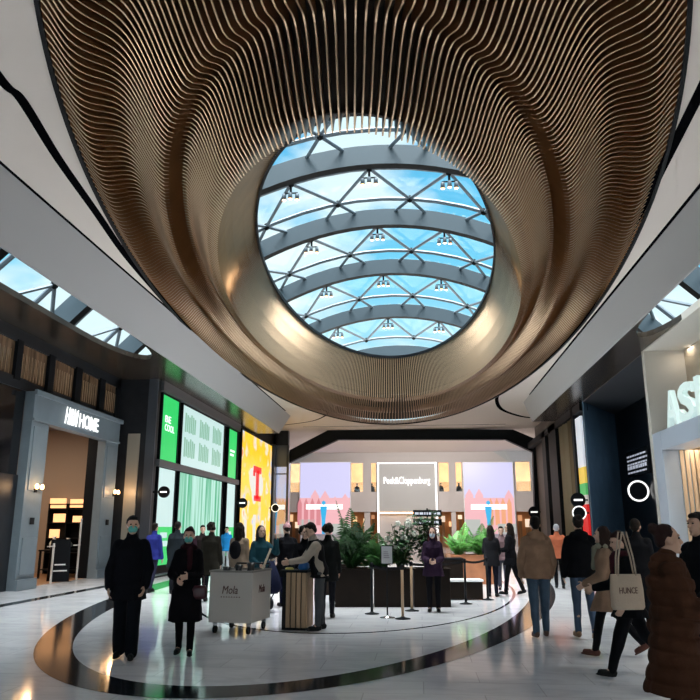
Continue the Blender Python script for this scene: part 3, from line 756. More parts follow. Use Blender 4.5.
# strip of shop fronts between the navy pier and the portal
def sr(px, py=480): return onX(px, py, XR).y
struct('wall_right_far', MB().box(XR+.5, XR+.8, pC.y+1.7, YE, 0, ZC), mat('shop_back', (.10, .08, .07), .6))
M_curt = mat('curtain_fabric', (.38, .29, .20), .8)
def drape(px0, px1, m, lab, zz0=0.02, zz1=ZS-.3):
    y1, y0 = sr(px0), sr(px1); n = 24; vs = []; fs = []
    for i in range(n+1):
        y = y0+(y1-y0)*i/n; x = .12*sin(i*1.9)
        for xx in (x, x+.05): vs += [(xx, y-y0, 0), (xx, y-y0, zz1-zz0)]
    for i in range(n): a = 4*i; fs += [(a, a+1, a+5, a+4), (a+2, a+6, a+7, a+3), (a+1, a+3, a+7, a+5), (a, a+4, a+6, a+2)]
    tag(MB().add(vs, fs).build('curtain', m, None, loc=(XR+.22, y0, zz0), smooth=True), lab, 'curtain')
drape(559, 567, M_curt, 'tall beige curtain in the right shop window, nearer the dark posts')
drape(568, 575, mat('curtain_dark', (.25, .17, .10), .8), 'tall brown curtain in the right shop window, beside the coloured poster')
for i, (a, b) in enumerate(((544, 547.5), (551, 558.5), (575, 577))):
    y1, y0 = sr(a), sr(b); struct('trim_%d' % (20+i), MB().box(XR, XR+.3, y0, y1, 0, ZS), M_dark)
struct('trim_23', MB().box(XR, XR+.35, pC.y+.4, YE, ZS-.35, ZS), M_dark)
y1, y0 = sr(577), sr(582.5)
t = thing('shop_poster', 'tall colourful shop poster with white, yellow, green and red fields beside the navy pier', 'poster', (XR+.1, (y0+y1)/2, 0)); h = (y1-y0)/2
zc = [0, 2.6, 3.0, 3.5, 4.2, ZS-.5]
for (za, zb_), cc in zip(zip(zc, zc[1:]), ((.75, .02, .02), (.6, .55, .5), (.1, .5, .15), (.9, .6, .1), (.75, .78, .85))):
    MB().box(0, .1, -h, h, za, zb_-.01).build('colour_field', mat('poster%.2f' % cc[1], cc, .5, emit=.45, ecol=cc), t)
blade(578, 500, XR, .3, 'round black sign with a white name, above a red shop field'); blade(579, 513, XR-.1, .28, 'round black sign with a white ring, lowest beside the navy pier', ring=True, text=False)
p = onX(549, 480, XR+.3); 
tag(MB().box(0, .1, sr(550.5)-sr(548), 0, 0, 3.2).build('light_strip', mat('strip_lit', (.7, .65, .6), .5, emit=.5, ecol=(.8, .72, .62)), None, loc=(XR+.2, sr(548), 2.6)), 'pale vertical lit strip between two black posts', 'light strip')
blade(534, 512, XR+.2, .33, 'round black sign hanging by the dark end post, seen above the tan hoodie')

# ================================================================== FAR HALL AND FAR FACADE
FY = 62.0
def fp(px, py): p = onY(px, py, FY); return p.x, p.z
M_far = mat('far_facade', (.50, .47, .46), .6)
zt = fp(350, 463)[1]; zg0 = fp(350, 492)[1]; zp0 = fp(350, 512)[1]
cols = [(262, 290), (300, 351), (363, 371), (376, 439), (449, 456), (462, 516), (531, 545), (552, 620)]
mb = MB(); X0 = -24
mb.box(-24, 26, FY, FY+.4, zt, ZC).box(-24, 26, FY-.1, FY+.25, zp0, zg0)
edges = []
for a, b in cols:
    x0, x1 = fp(a, 480)[0], fp(b, 480)[0]; mb.box(x0, x1, FY, FY+.4, zp0, zt); mb.box(x0+.1, x1-.1, FY+.02, FY+.4, 0, zp0)
struct('wall_far', mb, M_far)
struct('wall_gallery', MB().box(-24, 26, FY+5, FY+5.2, 0, ZC), mat('warm_back_wall', (.60, .30, .13), .7, var=.2, vscale=.8))
struct('floor_gallery', MB().box(-24, 26, FY+.3, FY+5, zg0-1.1, zg0-.9), M_far)
struct('wall_far_left', MB().box(-24.2, -24, YE, 70, 0, ZC+.2), M_far); struct('wall_far_right', MB().box(26, 26.2, YE, 70, 0, ZC+.2), M_far)
for i, (x, zz) in enumerate(((-7, zt-.3), (-1.5, zt-.3), (6, zt-.3), (15, zt-.3), (-6, zp0-.15), (3, zp0-.15), (10, zp0-.15), (17, zp0-.15))):
    d = bpy.data.lights.new('gallery_lamp', 'AREA'); d.energy = 17; d.size = 2.5; d.color = (1, .62, .32)
    l = bpy.data.objects.new('gallery_lamp', d); COL.objects.link(l); l.location = (x, FY+2.6, zz)
# facade screens
M_lilac = mat('screen_lilac', (.03, .03, .03), .3, emit=.92, ecol=(.62, .60, .88))
def fscreen(px0, px1, pyt, pyb, lab, seed, flip=1):
    (x0, z1), (x1, z0) = fp(px0, pyt), fp(px1, pyb)
    t = thing('video_wall', lab, 'screen', ((x0+x1)/2, FY-.12, z0), group='lilac video walls on the far facade'); w = (x1-x0)/2; H = z1-z0
    MB().box(-w, w, -.12, .12, 0, H).build('panel', M_lilac, t)
    MB().box(-w-.06, -w, -.14, .12, 0, H).box(w, w+.06, -.14, .12, 0, H).box(-w-.06, w+.06, -.14, .12, H, H+.06).build('frame', M_white, t)
    Mp = mat('screen_pink', (.03, .03, .03), .3, emit=.85, ecol=(.9, .48, .52)); Mo = mat('screen_orange', (.03, .03, .03), .3, emit=.8, ecol=(.95, .42, .22)); Mr = mat('screen_rose', (.03, .03, .03), .3, emit=.7, ecol=(.85, .30, .34))
    MB().box(-w, w, -.13, -.121, 0, H*.5).build('pink_ground', Mp, t)
    mb = MB(); random.seed(seed)
    for k in range(5):
        xx = -w+2*w*(k+.1)/5; hh = H*random.uniform(.48, .64); ww = 2*w*.16
        mb.prism([(xx, H*.3), (xx+ww, H*.3), (xx+ww, hh*.85), (xx+ww/2, hh), (xx, hh*.85)], -.14, -.131, 'y')
    mb.build('building_picture', Mp, t)
    mb = MB()
    for k in range(4): xx = -w*.1+flip*(w*.15+w*.25*k); mb.prism([(xx-.18, H*.12), (xx+.18, H*.12), (xx+.18, H*.42), (xx, H*.5), (xx-.18, H*.42)], -.15, -.141, 'y')
    mb.build('arch_picture', Mo if flip > 0 else Mr, t)
    MB().box(-w*.75, w*.7, -.16, -.151, H*.34, H*.41).build('white_caption', M_emw, t)
    mb = MB(); cx = -w*.05
    mb.prism([(cx-.3, H*.38), (cx+.3, H*.38), (cx+.16, H*.2), (cx+.12, 0), (cx-.12, 0), (cx-.16, H*.2)], -.17, -.161, 'y').lathe([(.02, 0), (.16, .1), (.16, .25), (.02, .36)], (cx, -.165, H*.4), 8, sy=.03)
    mb.build('blue_figure', mat('screen_blue', (.03, .03, .03), .3, emit=.8, ecol=(.03, .5, .9)), t)
    MB().box(-w, -w*.4, -.15, -.141, 0, H*.2).box(w*.3, w, -.152, -.143, 0, H*.14).build('pale_ground', mat('screen_palegrey', (.03, .03, .03), .3, emit=.7, ecol=(.6, .62, .58)), t)
fscreen(301, 350.5, 463, 534, 'lilac and pink video wall with a blue figure, left of the grey department store sign', 1, -1)
fscreen(463, 515.5, 463, 534, 'lilac and pink video wall with orange arches, right of the grey department store sign', 2, 1)
fscreen(264, 289, 464, 534, 'lilac video wall seen through the glass bay beside the yellow billboard', 4, 1)
# department store sign box
(x0, z1), (x1, z0) = fp(377.5, 463.5), fp(437.5, 513)
t = thing('department_store_sign', 'large grey sign box with bright edges and white department store name', 'shop sign', ((x0+x1)/2, FY-.2, 0)); w = (x1-x0)/2
MB().box(-w, w, -.15, .08, z0, z1).build('panel', mat('sign_grey', (.42, .43, .43), .45), t, bevel=.01)
MB().box(-w-.02, -w+.12, -.22, -.1, 1.2, z1).box(w-.12, w+.02, -.22, -.1, 1.2, z1).box(-w, w, -.22, -.1, z1-.05, z1+.03).build('edge_light', M_emw, t)
MB().box(-w, w, -.2, -.15, z0-.04, z0+.04).build('edge_light', M_warm, t)
tz0, tz1 = fp(350, 486.5)[1], fp(350, 477.5)[1]
tx0, tx1 = fp(384, 480)[0]-(x0+x1)/2, fp(430, 480)[0]-(x0+x1)/2
a_ = fit_text('Peek&Cloppenburg', tx0, tx1, tz0, tz1, ext=.03, bold=.0); xform(a_, lambda x, y, z: (x, y-.2, z)); a_.build('lettering', M_emw, t)
# pendant direction board above the plants
p = onZ(427, 600, 0)
q0 = onY(414, 511, 17.5); q1 = onY(441.5, 516.5, 17.5)

M_disp = [mat('display_lit_%d' % i, c, .5, emit=e_, ecol=c) for i, (c, e_) in enumerate((((1, .62, .34), .8), ((1, .78, .55), .9), ((.8, .4, .2), .5), ((.9, .75, .6), .7)))]
random.seed(11)
for i, (px, py, w_, h_) in enumerate(((355, 519, 4, 5), (366, 522, 5, 7), (373, 517, 3, 4), (443, 519, 4, 6), (452, 524, 6, 5), (460, 517, 4, 4), (520, 518, 4, 6), (528, 523, 5, 8), (291, 518, 4, 7), (297, 525, 4, 6), (386, 519, 6, 5), (400, 521, 7, 6), (420, 519, 8, 4))):
    a = onY(px-w_/2, py+h_/2, FY+4.4); b = onY(px+w_/2, py-h_/2, FY+4.4); z_ = max(a.z, .1)
    t = thing('lit_display', 'warm lit shop display deep in the far ground floor shops', 'display', (a.x, FY+4.4, 0), group='warm lit displays of the far shops')
    MB().box(0, b.x-a.x, 0, .1, z_, b.z).build('panel', M_disp[i % 4], t); MB().box(.05, b.x-a.x-.05, -.03, .1, 0, z_-.01).build('base', M_wood, t)
# clear glass balustrades of the gallery
for i, (a, b) in enumerate(((290, 300), (351, 363), (371, 377), (439, 449), (456, 462), (516, 531))):
    xa, xb = fp(a, 480)[0], fp(b, 480)[0]
    tag(MB().box(xa, xb, FY-.09, FY-.06, zg0+.003, zg0+.75).box(xa, xb, FY-.1, FY-.05, zg0+.75, zg0+.8).build('glass_balustrade', M_glass), 'short glass balustrade in the upper gallery, %s bay from the left' % ['first', 'second', 'third', 'fourth', 'fifth', 'sixth'][i], 'balustrade', 'gallery balustrades')
#PEOPLE_AND_OBJECTS

# ================================================================== PEOPLE
def remesh(mb, voxel, smooth=3, fold=0, fscale=9, quilt=0):
    me = mb.mesh('tmp', [M_dark]); o = bpy.data.objects.new('tmp', me); COL.objects.link(o)
    r = o.modifiers.new('r', 'REMESH'); r.mode = 'VOXEL'; r.voxel_size = voxel; r.use_smooth_shade = True
    s = o.modifiers.new('s', 'SMOOTH'); s.iterations = smooth; s.factor = .5
    dg = bpy.context.evaluated_depsgraph_get(); dg.update(); out = bpy.data.meshes.new_from_object(o.evaluated_get(dg))
    bpy.data.objects.remove(o); bpy.data.meshes.remove(me)
    if fold or quilt:
        nr = [v.normal.copy() for v in out.vertices]; sd = random.random()*50
        for v, n in zip(out.vertices, nr):
            c = v.co
            d = fold*noise.noise(Vector((c.x*fscale+sd, c.y*fscale, c.z*fscale*.55))) if fold else 0
            if quilt: d += quilt*(abs(sin(c.z*pi/.105+noise.noise(c*5)*.5))**.5-.8)
            v.co = c+n*d
    out.materials.clear(); return out
def link(name, me, m, parent):
    me.materials.append(m); me.polygons.foreach_set('use_smooth', [True]*len(me.polygons)); me.name = name
    o = bpy.data.objects.new(name, me); COL.objects.link(o); o.parent = parent; return o
SK = {'light': (.55, .34, .25), 'mid': (.40, .23, .16), 'dark': (.16, .08, .05)}
def cloth(c, rough=.85): 
    c = tuple(v*.8 for v in c); return mat('cloth_%.3f_%.3f_%.3f' % c, c, rough, var=.12, vscale=8, bump=.25, bscale=90, spec=.08)
def person(label, px, d, H=1.7, face=0, skin='light', top=(.01,.01,.012), bottom=(.012,.013,.018), shoes=(.01,.01,.01), hair=(.012,.008,.006), style='short',
           hem=-.12, legs=((0, 0), (0, 0)), arms=((5, 6, 12, 0), (5, 6, 12, 0)), lean=0, hy=0, hp=0, mask=None, female=False, bulk=1.0, collar=True, scarf=None,
           quilt=0, vest=None, vox=.011, hood=None, legw=1.0, backpack=None, z=0, cuff=True, loc=None, group=None):
    k = H/1.75
    p = W((px-350)/741*d, d, z) if loc is None else Vector(loc)
    root = thing('person', label, 'person', p, YAW+R(face), group)
    sc = lambda mb: xform(mb, lambda x, y, zz: (x*k, y*k, (zz+HZ)*k))
    # leg kinematics (hip height 0)
    def leg(i):
        s = 1 if i == 0 else -1; a, b = legs[i]; a = R(a); b = R(b)
        h = Vector((s*.088, 0, 0)); kn = h+Vector((0, -sin(a), -cos(a)))*.43; q = a-b
        an = kn+Vector((0, -sin(q), -cos(q)))*.41; t = max(0, -q-R(8)) if q < 0 else -min(R(14), q*.4)
        fd = Vector((s*.12, -cos(t), -sin(t))).normalized(); up = Vector((0, -sin(t), cos(t)))
        heel = an-up*.075-fd*.05; toe = an-up*.075+fd*.19
        return h, kn, an, fd, up, heel, toe
    Ls = [leg(0), leg(1)]
    HZ = -min(min(l[5].z, l[6].z) for l in Ls)+.012
    Rl = Matrix.Rotation(R(lean), 3, 'X'); T = lambda v: Rl @ Vector(v)
    sw = .150 if female else .172; hipw = .165 if female else .16
    # head frame
    nb = T((0, .0, .52)); hc0 = T((0, -.018, .690)); Rh = Rl @ Matrix.Rotation(R(hy), 3, 'Z') @ Matrix.Rotation(R(hp), 3, 'X')
    Hd = lambda x, y, zz: hc0+Rh @ Vector((x, y, zz))
    def arm(i):
        s = 1 if i == 0 else -1; f, ab, e, tw = [R(v) for v in arms[i]]
        sh = T((s*(sw-.004), 0, .435)); u = Vector((s*sin(ab), -sin(f)*cos(ab), -cos(f)*cos(ab))).normalized(); el = sh+u*.285
        fdir = Vector((s*sin(ab)*.5-s*sin(tw), -sin(f+e), -cos(f+e))).normalized(); wr = el+fdir*.245
        return s, sh, el, wr, fdir
    As = [arm(0), arm(1)]
    trows = [(-.09, .10, .08, 0, 0), (-.04, hipw-.01, .105, 0, .01), (.04, hipw, .11, 0, .005), (.13, hipw-.02, .095, 0, 0), (.20, .130 if female else .145, .09, 0, 0), (.30, .145, .105, 0, 0), (.39, sw-.005, .108, 0, 0), (.445, sw-.03, .088, 0, 0), (.49, .10, .068, 0, 0), (.525, .065, .055, 0, 0)]
    def tor(g, hemz=None, gy=None, flare=0):
        gy = g if gy is None else gy
        rows = [(zz, a+g*(1 if zz < .42 else .55), b+gy*(1 if zz < .42 else .7), cx, cy) for zz, a, b, cx, cy in trows if zz > -.05]
        if hemz is not None:
            st = max(abs(legs[0][0]), abs(legs[1][0]))/40
            n = 5; add = []
            for j in range(n):
                u = j/(n-1); zz = hemz+(-.06-hemz)*u; w = (1-u)
                add.append((zz, hipw+g+.01+(.03+flare)*w*min(1, -hemz/.4), .11+gy+(.035+.22*st+flare*.6)*w*min(1, -hemz/.4), 0, .005))
            rows = add+rows
        return rows
    # ---- body
    B = MB(); B.rings(trows, 18, lambda v: T(v))
    B.limb(nb-T((0, 0, .04)), hc0+T((0, .01, -.07)), .06, .05)
    B.ball(Hd(0, .008, .018), .074, .092, .098, rot=Rh, n=16, m=10); B.ball(Hd(0, -.028, -.05), .056, .062, .068, rot=Rh)
    B.limb(Hd(0, -.084, .012), Hd(0, -.104, -.022), .010, .015, 8); B.ball(Hd(0, -.088, -.056), .022, .010, .010, rot=Rh); B.ball(Hd(0, -.078, -.096), .022, .018, .016, rot=Rh)
    for s in (-1, 1): B.ball(Hd(s*.076, .004, -.012), .011, .02, .032, rot=Rh); B.ball(Hd(s*.03, -.078, .036), .024, .014, .009, rot=Rh)
    for h, kn, an, fd, up, heel, toe in Ls:
        B.limb(h, kn, .082, .054); B.limb(kn, an, .054, .036); B.limb(kn+(an-kn)*.1, kn+(an-kn)*.5, .05, .052); B.limb(an-up*.02, an-up*.045+fd*.13, .035, .03)
    for s, sh, el, wr, fd in As:
        B.limb(sh, el, .048, .038); B.limb(el, wr, .038, .026)
        n_ = Vector((-s, 0, 0)); n_ = (n_-fd*n_.dot(fd)).normalized(); w_ = fd.cross(n_).normalized()
        if w_.y > 0: w_ = -w_                       # index side to the front
        pc = wr+fd*.045; Rm = Matrix((w_, n_, fd)).transposed(); B.ball(pc, .040, .016, .052, rot=Rm)
        for j, L in enumerate((.070, .078, .073, .058)):
            b0 = wr+fd*.082+w_*(.031-.021*j); d1 = (fd*.95+n_*.3).normalized(); m1 = b0+d1*L*.55; d2 = (fd*.6+n_*.8).normalized()
            B.limb(b0-fd*.02, m1, .0092, .0085, 8); B.limb(m1, m1+d2*L*.5, .0085, .0072, 8)
        tb = wr+fd*.025+w_*.03; t1 = tb+(fd*.6+w_*.75+n_*.2).normalized()*.042; B.limb(tb-w_*.015, t1, .013, .0105, 8); B.limb(t1, t1+(fd*.9+w_*.15+n_*.35).normalized()*.03, .0105, .009, 8)
    body = link('body', remesh(sc(B), min(vox, .0085) if vox < .013 else vox, 2), mat('skin_'+skin, SK[skin], .55), root)
    # eyes
    if abs(face) < 130 or vox < .01:
        for s in (-1, 1):
            e = MB().ball(Hd(s*.031, -.079, .013), .0125, .0095, .008, n=10, m=6, rot=Rh); link('eye', sc(e).mesh('eye', [], True) , mat('eye_dark', (.02, .012, .01), .2), root)
    # ---- trousers / tights
    tr = MB(); tr.rings([(zz, a+.012, b+.014, cx, cy) for zz, a, b, cx, cy in trows[:4]], 18, None)
    for h, kn, an, fd, up, heel, toe in Ls:
        w = legw; tr.limb(h, kn, .094, .064*w); tr.limb(kn, an, .064*w, (.047 if w < 1.3 else .07)*w**.5); tr.limb(h+Vector((0, .02, -.02)), h+(kn-h)*.4, .088, .08)
    link('trousers', remesh(sc(tr), vox, 2, .007, 14), cloth(bottom), root)
    # ---- shoes
    for h, kn, an, fd, up, heel, toe in Ls:
        s_ = MB(); side = fd.cross(up).normalized()
        Rm = Matrix((side, fd, up)).transposed()
        s_.limb(heel+up*.045+fd*.02, toe+up*.036-fd*.055, .038, .034, 12); s_.ball(an-up*.03, .042, .048, .055, rot=Rm); s_.limb(an+up*.03, an-up*.03, .043, .042)
        c = (heel+toe)/2+up*.008; s_.ball(c, .044, .135, .016, rot=Rm, n=14, m=6); 
        link('shoe', remesh(sc(s_), .009, 2), mat('leather_%.3f_%.3f' % shoes[:2], shoes, .5, spec=.12), root)
    # ---- top garment
    g = .03*bulk
    tg = MB(); tg.rings(tor(g, hem, g*1.1, .02*(bulk-1)), 22, lambda v: (T(v) if v.z > 0 else v.lerp(T(v), .5)), 2.2)
    for s, sh, el, wr, fd in As:
        tg.limb(sh-Vector((s*.02, 0, 0)), el, .056+g*.75, .046+g*.6); tg.limb(el, wr-fd*.005, .046+g*.6, .036+g*.45)
        tg.ball(sh-Vector((s*.012, 0, .006)), .054+g*.4)
    if collar: tg.limb(T((0, .01, .45)), T((0, .0, .565)), .085+g*.3, .068)
    if hood:
        tg.ball(T((0, .085, .50)), .115, .07, .075)
        for j in range(14): a_ = 2*pi*j/14; tg.ball(T((.095*sin(a_), -.005+.085*cos(a_), .525+.02*cos(a_))), .042)
    nm = 'coat' if hem < -.3 else 'jacket'
    link(nm, remesh(sc(tg), vox, 3, .011*bulk**.5, 11, quilt), cloth(top), root)
    if vest:
        v_ = MB(); v_.rings([(zz, a*.93, b*1.03, cx, cy) for zz, a, b, cx, cy in tor(g+.012, -.1)], 22, lambda v: T(v) if v.z > 0 else v, 2.2)
        link('vest', remesh(sc(v_), vox, 3, .005), cloth(vest), root)
    if scarf:
        s_ = MB(); s_.ball(T((0, -.02, .535)), .125, .115, .055, rot=Rl); s_.limb(T((.03, -.12, .5)), T((.04, -.15, .25)), .045, .035); link('scarf', remesh(sc(s_), vox, 2, .01, 16), cloth(scarf), root)
    # ---- hair
    h_ = MB(); h_.ball(Hd(0, .024, .034), .082, .088, .096, rot=Rh, n=16, m=10)
    if style == 'short': h_.ball(Hd(0, -.03, .085), .06, .05, .035, rot=Rh); h_.ball(Hd(0, .06, -.02), .066, .045, .06, rot=Rh)
    if style == 'long':
        h_.limb(Hd(0, .05, 0), Hd(0, .075, -.22), .085, .075); 
        for s in (-1, 1): h_.limb(Hd(s*.066, .0, .02), Hd(s*.085, .01, -.2), .028, .034)
    if style == 'bun': h_.ball(Hd(0, .105, .085), .048); h_.ball(Hd(0, .055, -.01), .07, .05, .06, rot=Rh)
    if style == 'curly':
        rr = random.Random(label)
        for j in range(26):
            a_, b_ = rr.uniform(0, 2*pi), rr.uniform(-.6, 1.4); h_.ball(Hd(.085*cos(a_)*cos(b_), .03+.085*abs(sin(a_))*cos(b_), .04+.085*sin(b_)), rr.uniform(.03, .045))
    if style == 'cap':
        h_.ball(Hd(0, .05, -.01), .07, .05, .05, rot=Rh)
        c_ = MB(); c_.ball(Hd(0, .012, .058), .088, .10, .068, rot=Rh, n=16); c_.ball(Hd(0, -.095, .05), .06, .05, .012, rot=Rh); link('cap', remesh(sc(c_), vox, 2), cloth(top), root)
    if style == 'hat': c_ = MB(); c_.ball(Hd(0, .012, .055), .092, .102, .088, rot=Rh, n=16); c_.ball(Hd(0, .02, .15), .03); link('knit_hat', remesh(sc(c_), vox, 2, .004, 40), cloth((.55, .30, .32)), root)
    link('hair', remesh(sc(h_), vox, 1, .008 if style != 'short' else .004, 28), mat('hair_%.3f_%.3f' % hair[:2], hair, .6, bump=.4, bscale=160, spec=.12), root)
    if mask:
        m_ = MB(); m_.ball(Hd(0, -.052, -.048), .061, .064, .052, rot=Rh, n=16, m=10)
        mo = link('face_mask', remesh(sc(m_), .008, 1), mat('mask_%.2f' % mask[0], mask, .7), root)
        for s in (-1, 1): link('ear_loop', sc(MB().tube([Hd(s*.058, -.04, -.03), Hd(s*.078, -.01, .0), Hd(s*.083, .015, -.01)], .003, 6)).mesh('ear_loop', []), M_white, mo)
    if backpack:
        b_ = MB(); b_.ball(T((0, .19, .28)), .13, .08, .18, rot=Rl); link('backpack', remesh(sc(b_), vox, 2, .006), cloth(backpack), root)
    root['_hz'] = HZ; del root['_hz']
    return root
BLK = (.008, .008, .010)
TEAL = (.10, .42, .38)
# left foreground
person('person in black jacket and teal face mask walking towards us, left foreground', 133, 9.7, 1.77, 8, top=(.006, .006, .009), bottom=(.008, .009, .013), style='short', hair=(.01, .01, .01), mask=TEAL, hem=-.22,
       legs=((7, 8), (-7, 5)), arms=((4, 14, 28, 12), (0, 14, 25, 10)), hy=14, vox=.0095, bulk=1.35, legw=1.3)
person('person in knee-length black coat and teal face mask, hands clasped, beside the white cart', 190, 10.0, 1.62, 6, top=(.006, .005, .007), bottom=(.006, .006, .008), hair=(.02, .008, .007), style='short', mask=TEAL, female=True, hem=-.47,
       legs=((6, 5), (-6, 6)), arms=((14, 6, 72, 40), (10, 14, 62, 36)), vox=.0095, bulk=1.15, scarf=(.03, .008, .012))
person('person in bright blue-purple jacket, mostly hidden behind the masked walker in black', 155, 19.5, 1.74, 160, top=(.03, .04, .25), bottom=(.03, .03, .06), vox=.014, legs=((8, 5), (-8, 8)))
# group by the screens
person('person in dark grey coat seen from behind, left end of the striped screen group', 178, 19.0, 1.78, 175, top=(.018, .024, .03), hem=-.3, vox=.014, bulk=1.4)
person('short long-haired person in dark plum jacket before the striped screen', 191, 21.0, 1.66, 160, top=(.03, .012, .02), vox=.014, style='long', female=True)
person('person facing us between the two dark coats before the striped screen', 203, 21.5, 1.70, 20, top=(.02, .014, .014), vox=.014)
person('person with big curly hair and olive black coat before the striped screen', 212, 17.0, 1.72, 170, top=(.016, .014, .010), hem=-.35, style='curly', vox=.013, bulk=1.5)
person('person in sky-blue top and white trousers far off behind the cart', 227, 28, 1.66, 10, top=(.02, .26, .62), bottom=(.6, .62, .65), shoes=(.5, .5, .5), vox=.015, legs=((10, 6), (-10, 8)))
person('person with long dark hair, beige coat and black backpack behind the cart', 240, 14.8, 1.72, 165, top=(.30, .22, .16), style='long', female=True, vox=.012, backpack=BLK, hem=-.3, bottom=(.03, .03, .04))
person('person in teal jacket raising an arm to the head behind the cart', 261, 14.0, 1.66, 30, top=(.02, .075, .10), style='long', female=True, vox=.012, arms=((60, 20, 105, 20), (10, 10, 60, 20)), bottom=(.015, .015, .03), hair=(.03, .03, .045))
person('person in bulky black coat and pink knit hat between cart and counter', 287, 16.0, 1.70, -150, top=(.004, .004, .006), bottom=(.008, .009, .03), style='hat', bulk=1.9, hem=-.3, vox=.013, arms=((20, 16, 50, 10), (20, 16, 50, 10)))
person('person with curly dark hair and black top just behind the slatted counter', 305, 13.4, 1.64, 15, top=(.006, .006, .008), style='curly', vox=.012, arms=((20, 8, 60, 25), (20, 8, 60, 25)))
person('person in black vest and grey trousers leaning over the slatted counter', 320, 12.35, 1.72, -80, top=(.42, .35, .29), bottom=(.075, .078, .085), style='short', vest=BLK, lean=12, hp=12, arms=((38, 6, 42, 8), (32, 8, 50, 6)), vox=.010, hem=-.08, bulk=.8, legs=((4, 4), (-4, 2)))
person('person in black with curly hair seen from behind beside the vest wearer', 328, 14.0, 1.68, 175, top=(.008, .009, .009), style='curly', vox=.012, hem=-.25)
person('person in dark purple top and pale face mask before the dark planters', 432, 15.0, 1.63, -8, top=(.035, .018, .04), bottom=(.006, .006, .008), mask=(.35, .42, .5), hair=(.05, .012, .014), style='long', female=True, hem=-.2, vox=.011, arms=((12, 8, 65, 35), (12, 8, 65, 35)), bulk=1.3)
person('person with long dark hair and charcoal jacket beside the orange planter', 490, 18.2, 1.68, 160, top=(.014, .014, .017), bottom=(.01, .011, .02), style='long', female=True, hem=-.18, vox=.012, arms=((15, 8, 60, 20), (15, 8, 60, 20)))
person('person in grey-pink top between the two dark jackets by the orange planter', 500.5, 20.2, 1.66, -10, top=(.20, .13, .14), vox=.013, bottom=(.05, .05, .07), arms=((25, 8, 80, 20), (25, 8, 80, 20)))
person('long-haired person in black facing left, by the person in grey-pink', 509, 18.6, 1.74, -110, top=(.007, .007, .009), bottom=(.008, .008, .01), hem=-.2, vox=.012, style='long', legs=((12, 4), (-14, 8)), arms=((15, 8, 70, 20), (15, 8, 70, 20)))
# right foreground
person('person in tan hooded fleece and blue jeans walking away', 535, 11.6, 1.80, 178, top=(.33, .20, .13), bottom=(.075, .12, .18), shoes=(.10, .06, .05), style='short', hood=True, hem=-.1, bulk=1.55, vox=.0095, legs=((-4, 4), (6, 3)), arms=((6, 12, 22, 8), (6, 12, 22, 8)), legw=1.12)
person('grey-haired person in orange top far off right of the tan fleece', 556, 20.5, 1.72, 165, top=(.42, .12, .06), bottom=(.01, .01, .012), hair=(.3, .3, .32), vox=.013, legs=((10, 6), (-10, 6)))
person('person in black hooded jacket, blue jeans and tan boots walking away', 578, 11.4, 1.80, 176, top=(.006, .006, .008), bottom=(.065, .10, .16), shoes=(.26, .15, .09), style='bun', hair=(.015, .010, .009), hood=True, hem=-.08, bulk=1.4, vox=.0095, legs=((7, 4), (-7, 10)), arms=((2, 12, 30, 6), (2, 12, 30, 6)), legw=.95)
person('person in tan coat and pale scarf walking left beside the tote carrier', 602, 9.9, 1.66, -115, top=(.30, .19, .13), bottom=(.008, .008, .01), shoes=(.10, .04, .03), hair=(.03, .015, .012), style='long', female=True, hem=-.32, bulk=1.2, scarf=(.35, .32, .24), vox=.010, legs=((16, 4), (-18, 22)), arms=((10, 10, 50, 10), (5, 10, 40, 10)))
person('person in black with burgundy scarf striding left with the tote bag', 622, 8.6, 1.62, -95, top=(.008, .007, .009), bottom=(.006, .006, .007), shoes=(.008, .008, .008), hair=(.022, .008, .008), style='short', female=True, hem=-.2, bulk=1.2, scarf=(.05, .012, .018), vox=.0095, legs=((22, 4), (-24, 16)), arms=((-8, 12, 40, 4), (18, 10, 60, 10)), legw=1.25, hp=14, lean=4)
person('short-haired person in black coat seen from behind, between tote carrier and brown coat', 635, 12.0, 1.76, 150, top=(.009, .009, .011), skin='mid', style='short', hem=-.3, bulk=1.2, vox=.012)
person('person in long brown quilted coat with hair in a bun, right foreground', 664, 5.7, 1.64, 78, skin='mid', top=(.06, .024, .013), bottom=(.008, .008, .01), hair=(.02, .008, .006), style='bun', female=True, hem=-.46, bulk=2.3, quilt=.022, hood=True, vox=.010, arms=((12, 8, 75, 5), (12, 8, 75, 5)), legs=((4, 2), (-4, 2)))
person('person in black facing left behind the brown quilted coat, right edge', 698, 7.6, 1.77, -70, skin='mid', top=(.006, .006, .008), style='short', hem=-.25, vox=.010, bulk=1.3, arms=((10, 8, 40, 10), (10, 8, 40, 10)))
for i, (px, hd) in enumerate(((357, 0), (441, 20), (459, 160), (372, 180))):
    q = onY(px, 490, FY+1.3)
    person('small dark figure in the upper gallery, %s' % ['left of the grey store sign', 'just right of the grey store sign', 'beside the right video wall', 'at the left edge of the store sign'][i], px, 60, 1.7, hd, vox=.03, loc=(q.x, FY+1.3, zg0-.9+.005), top=(.02, .015, .02))

# ================================================================== OBJECTS
def at(px, d, z=0): return W((px-350)/741*d, d, z)
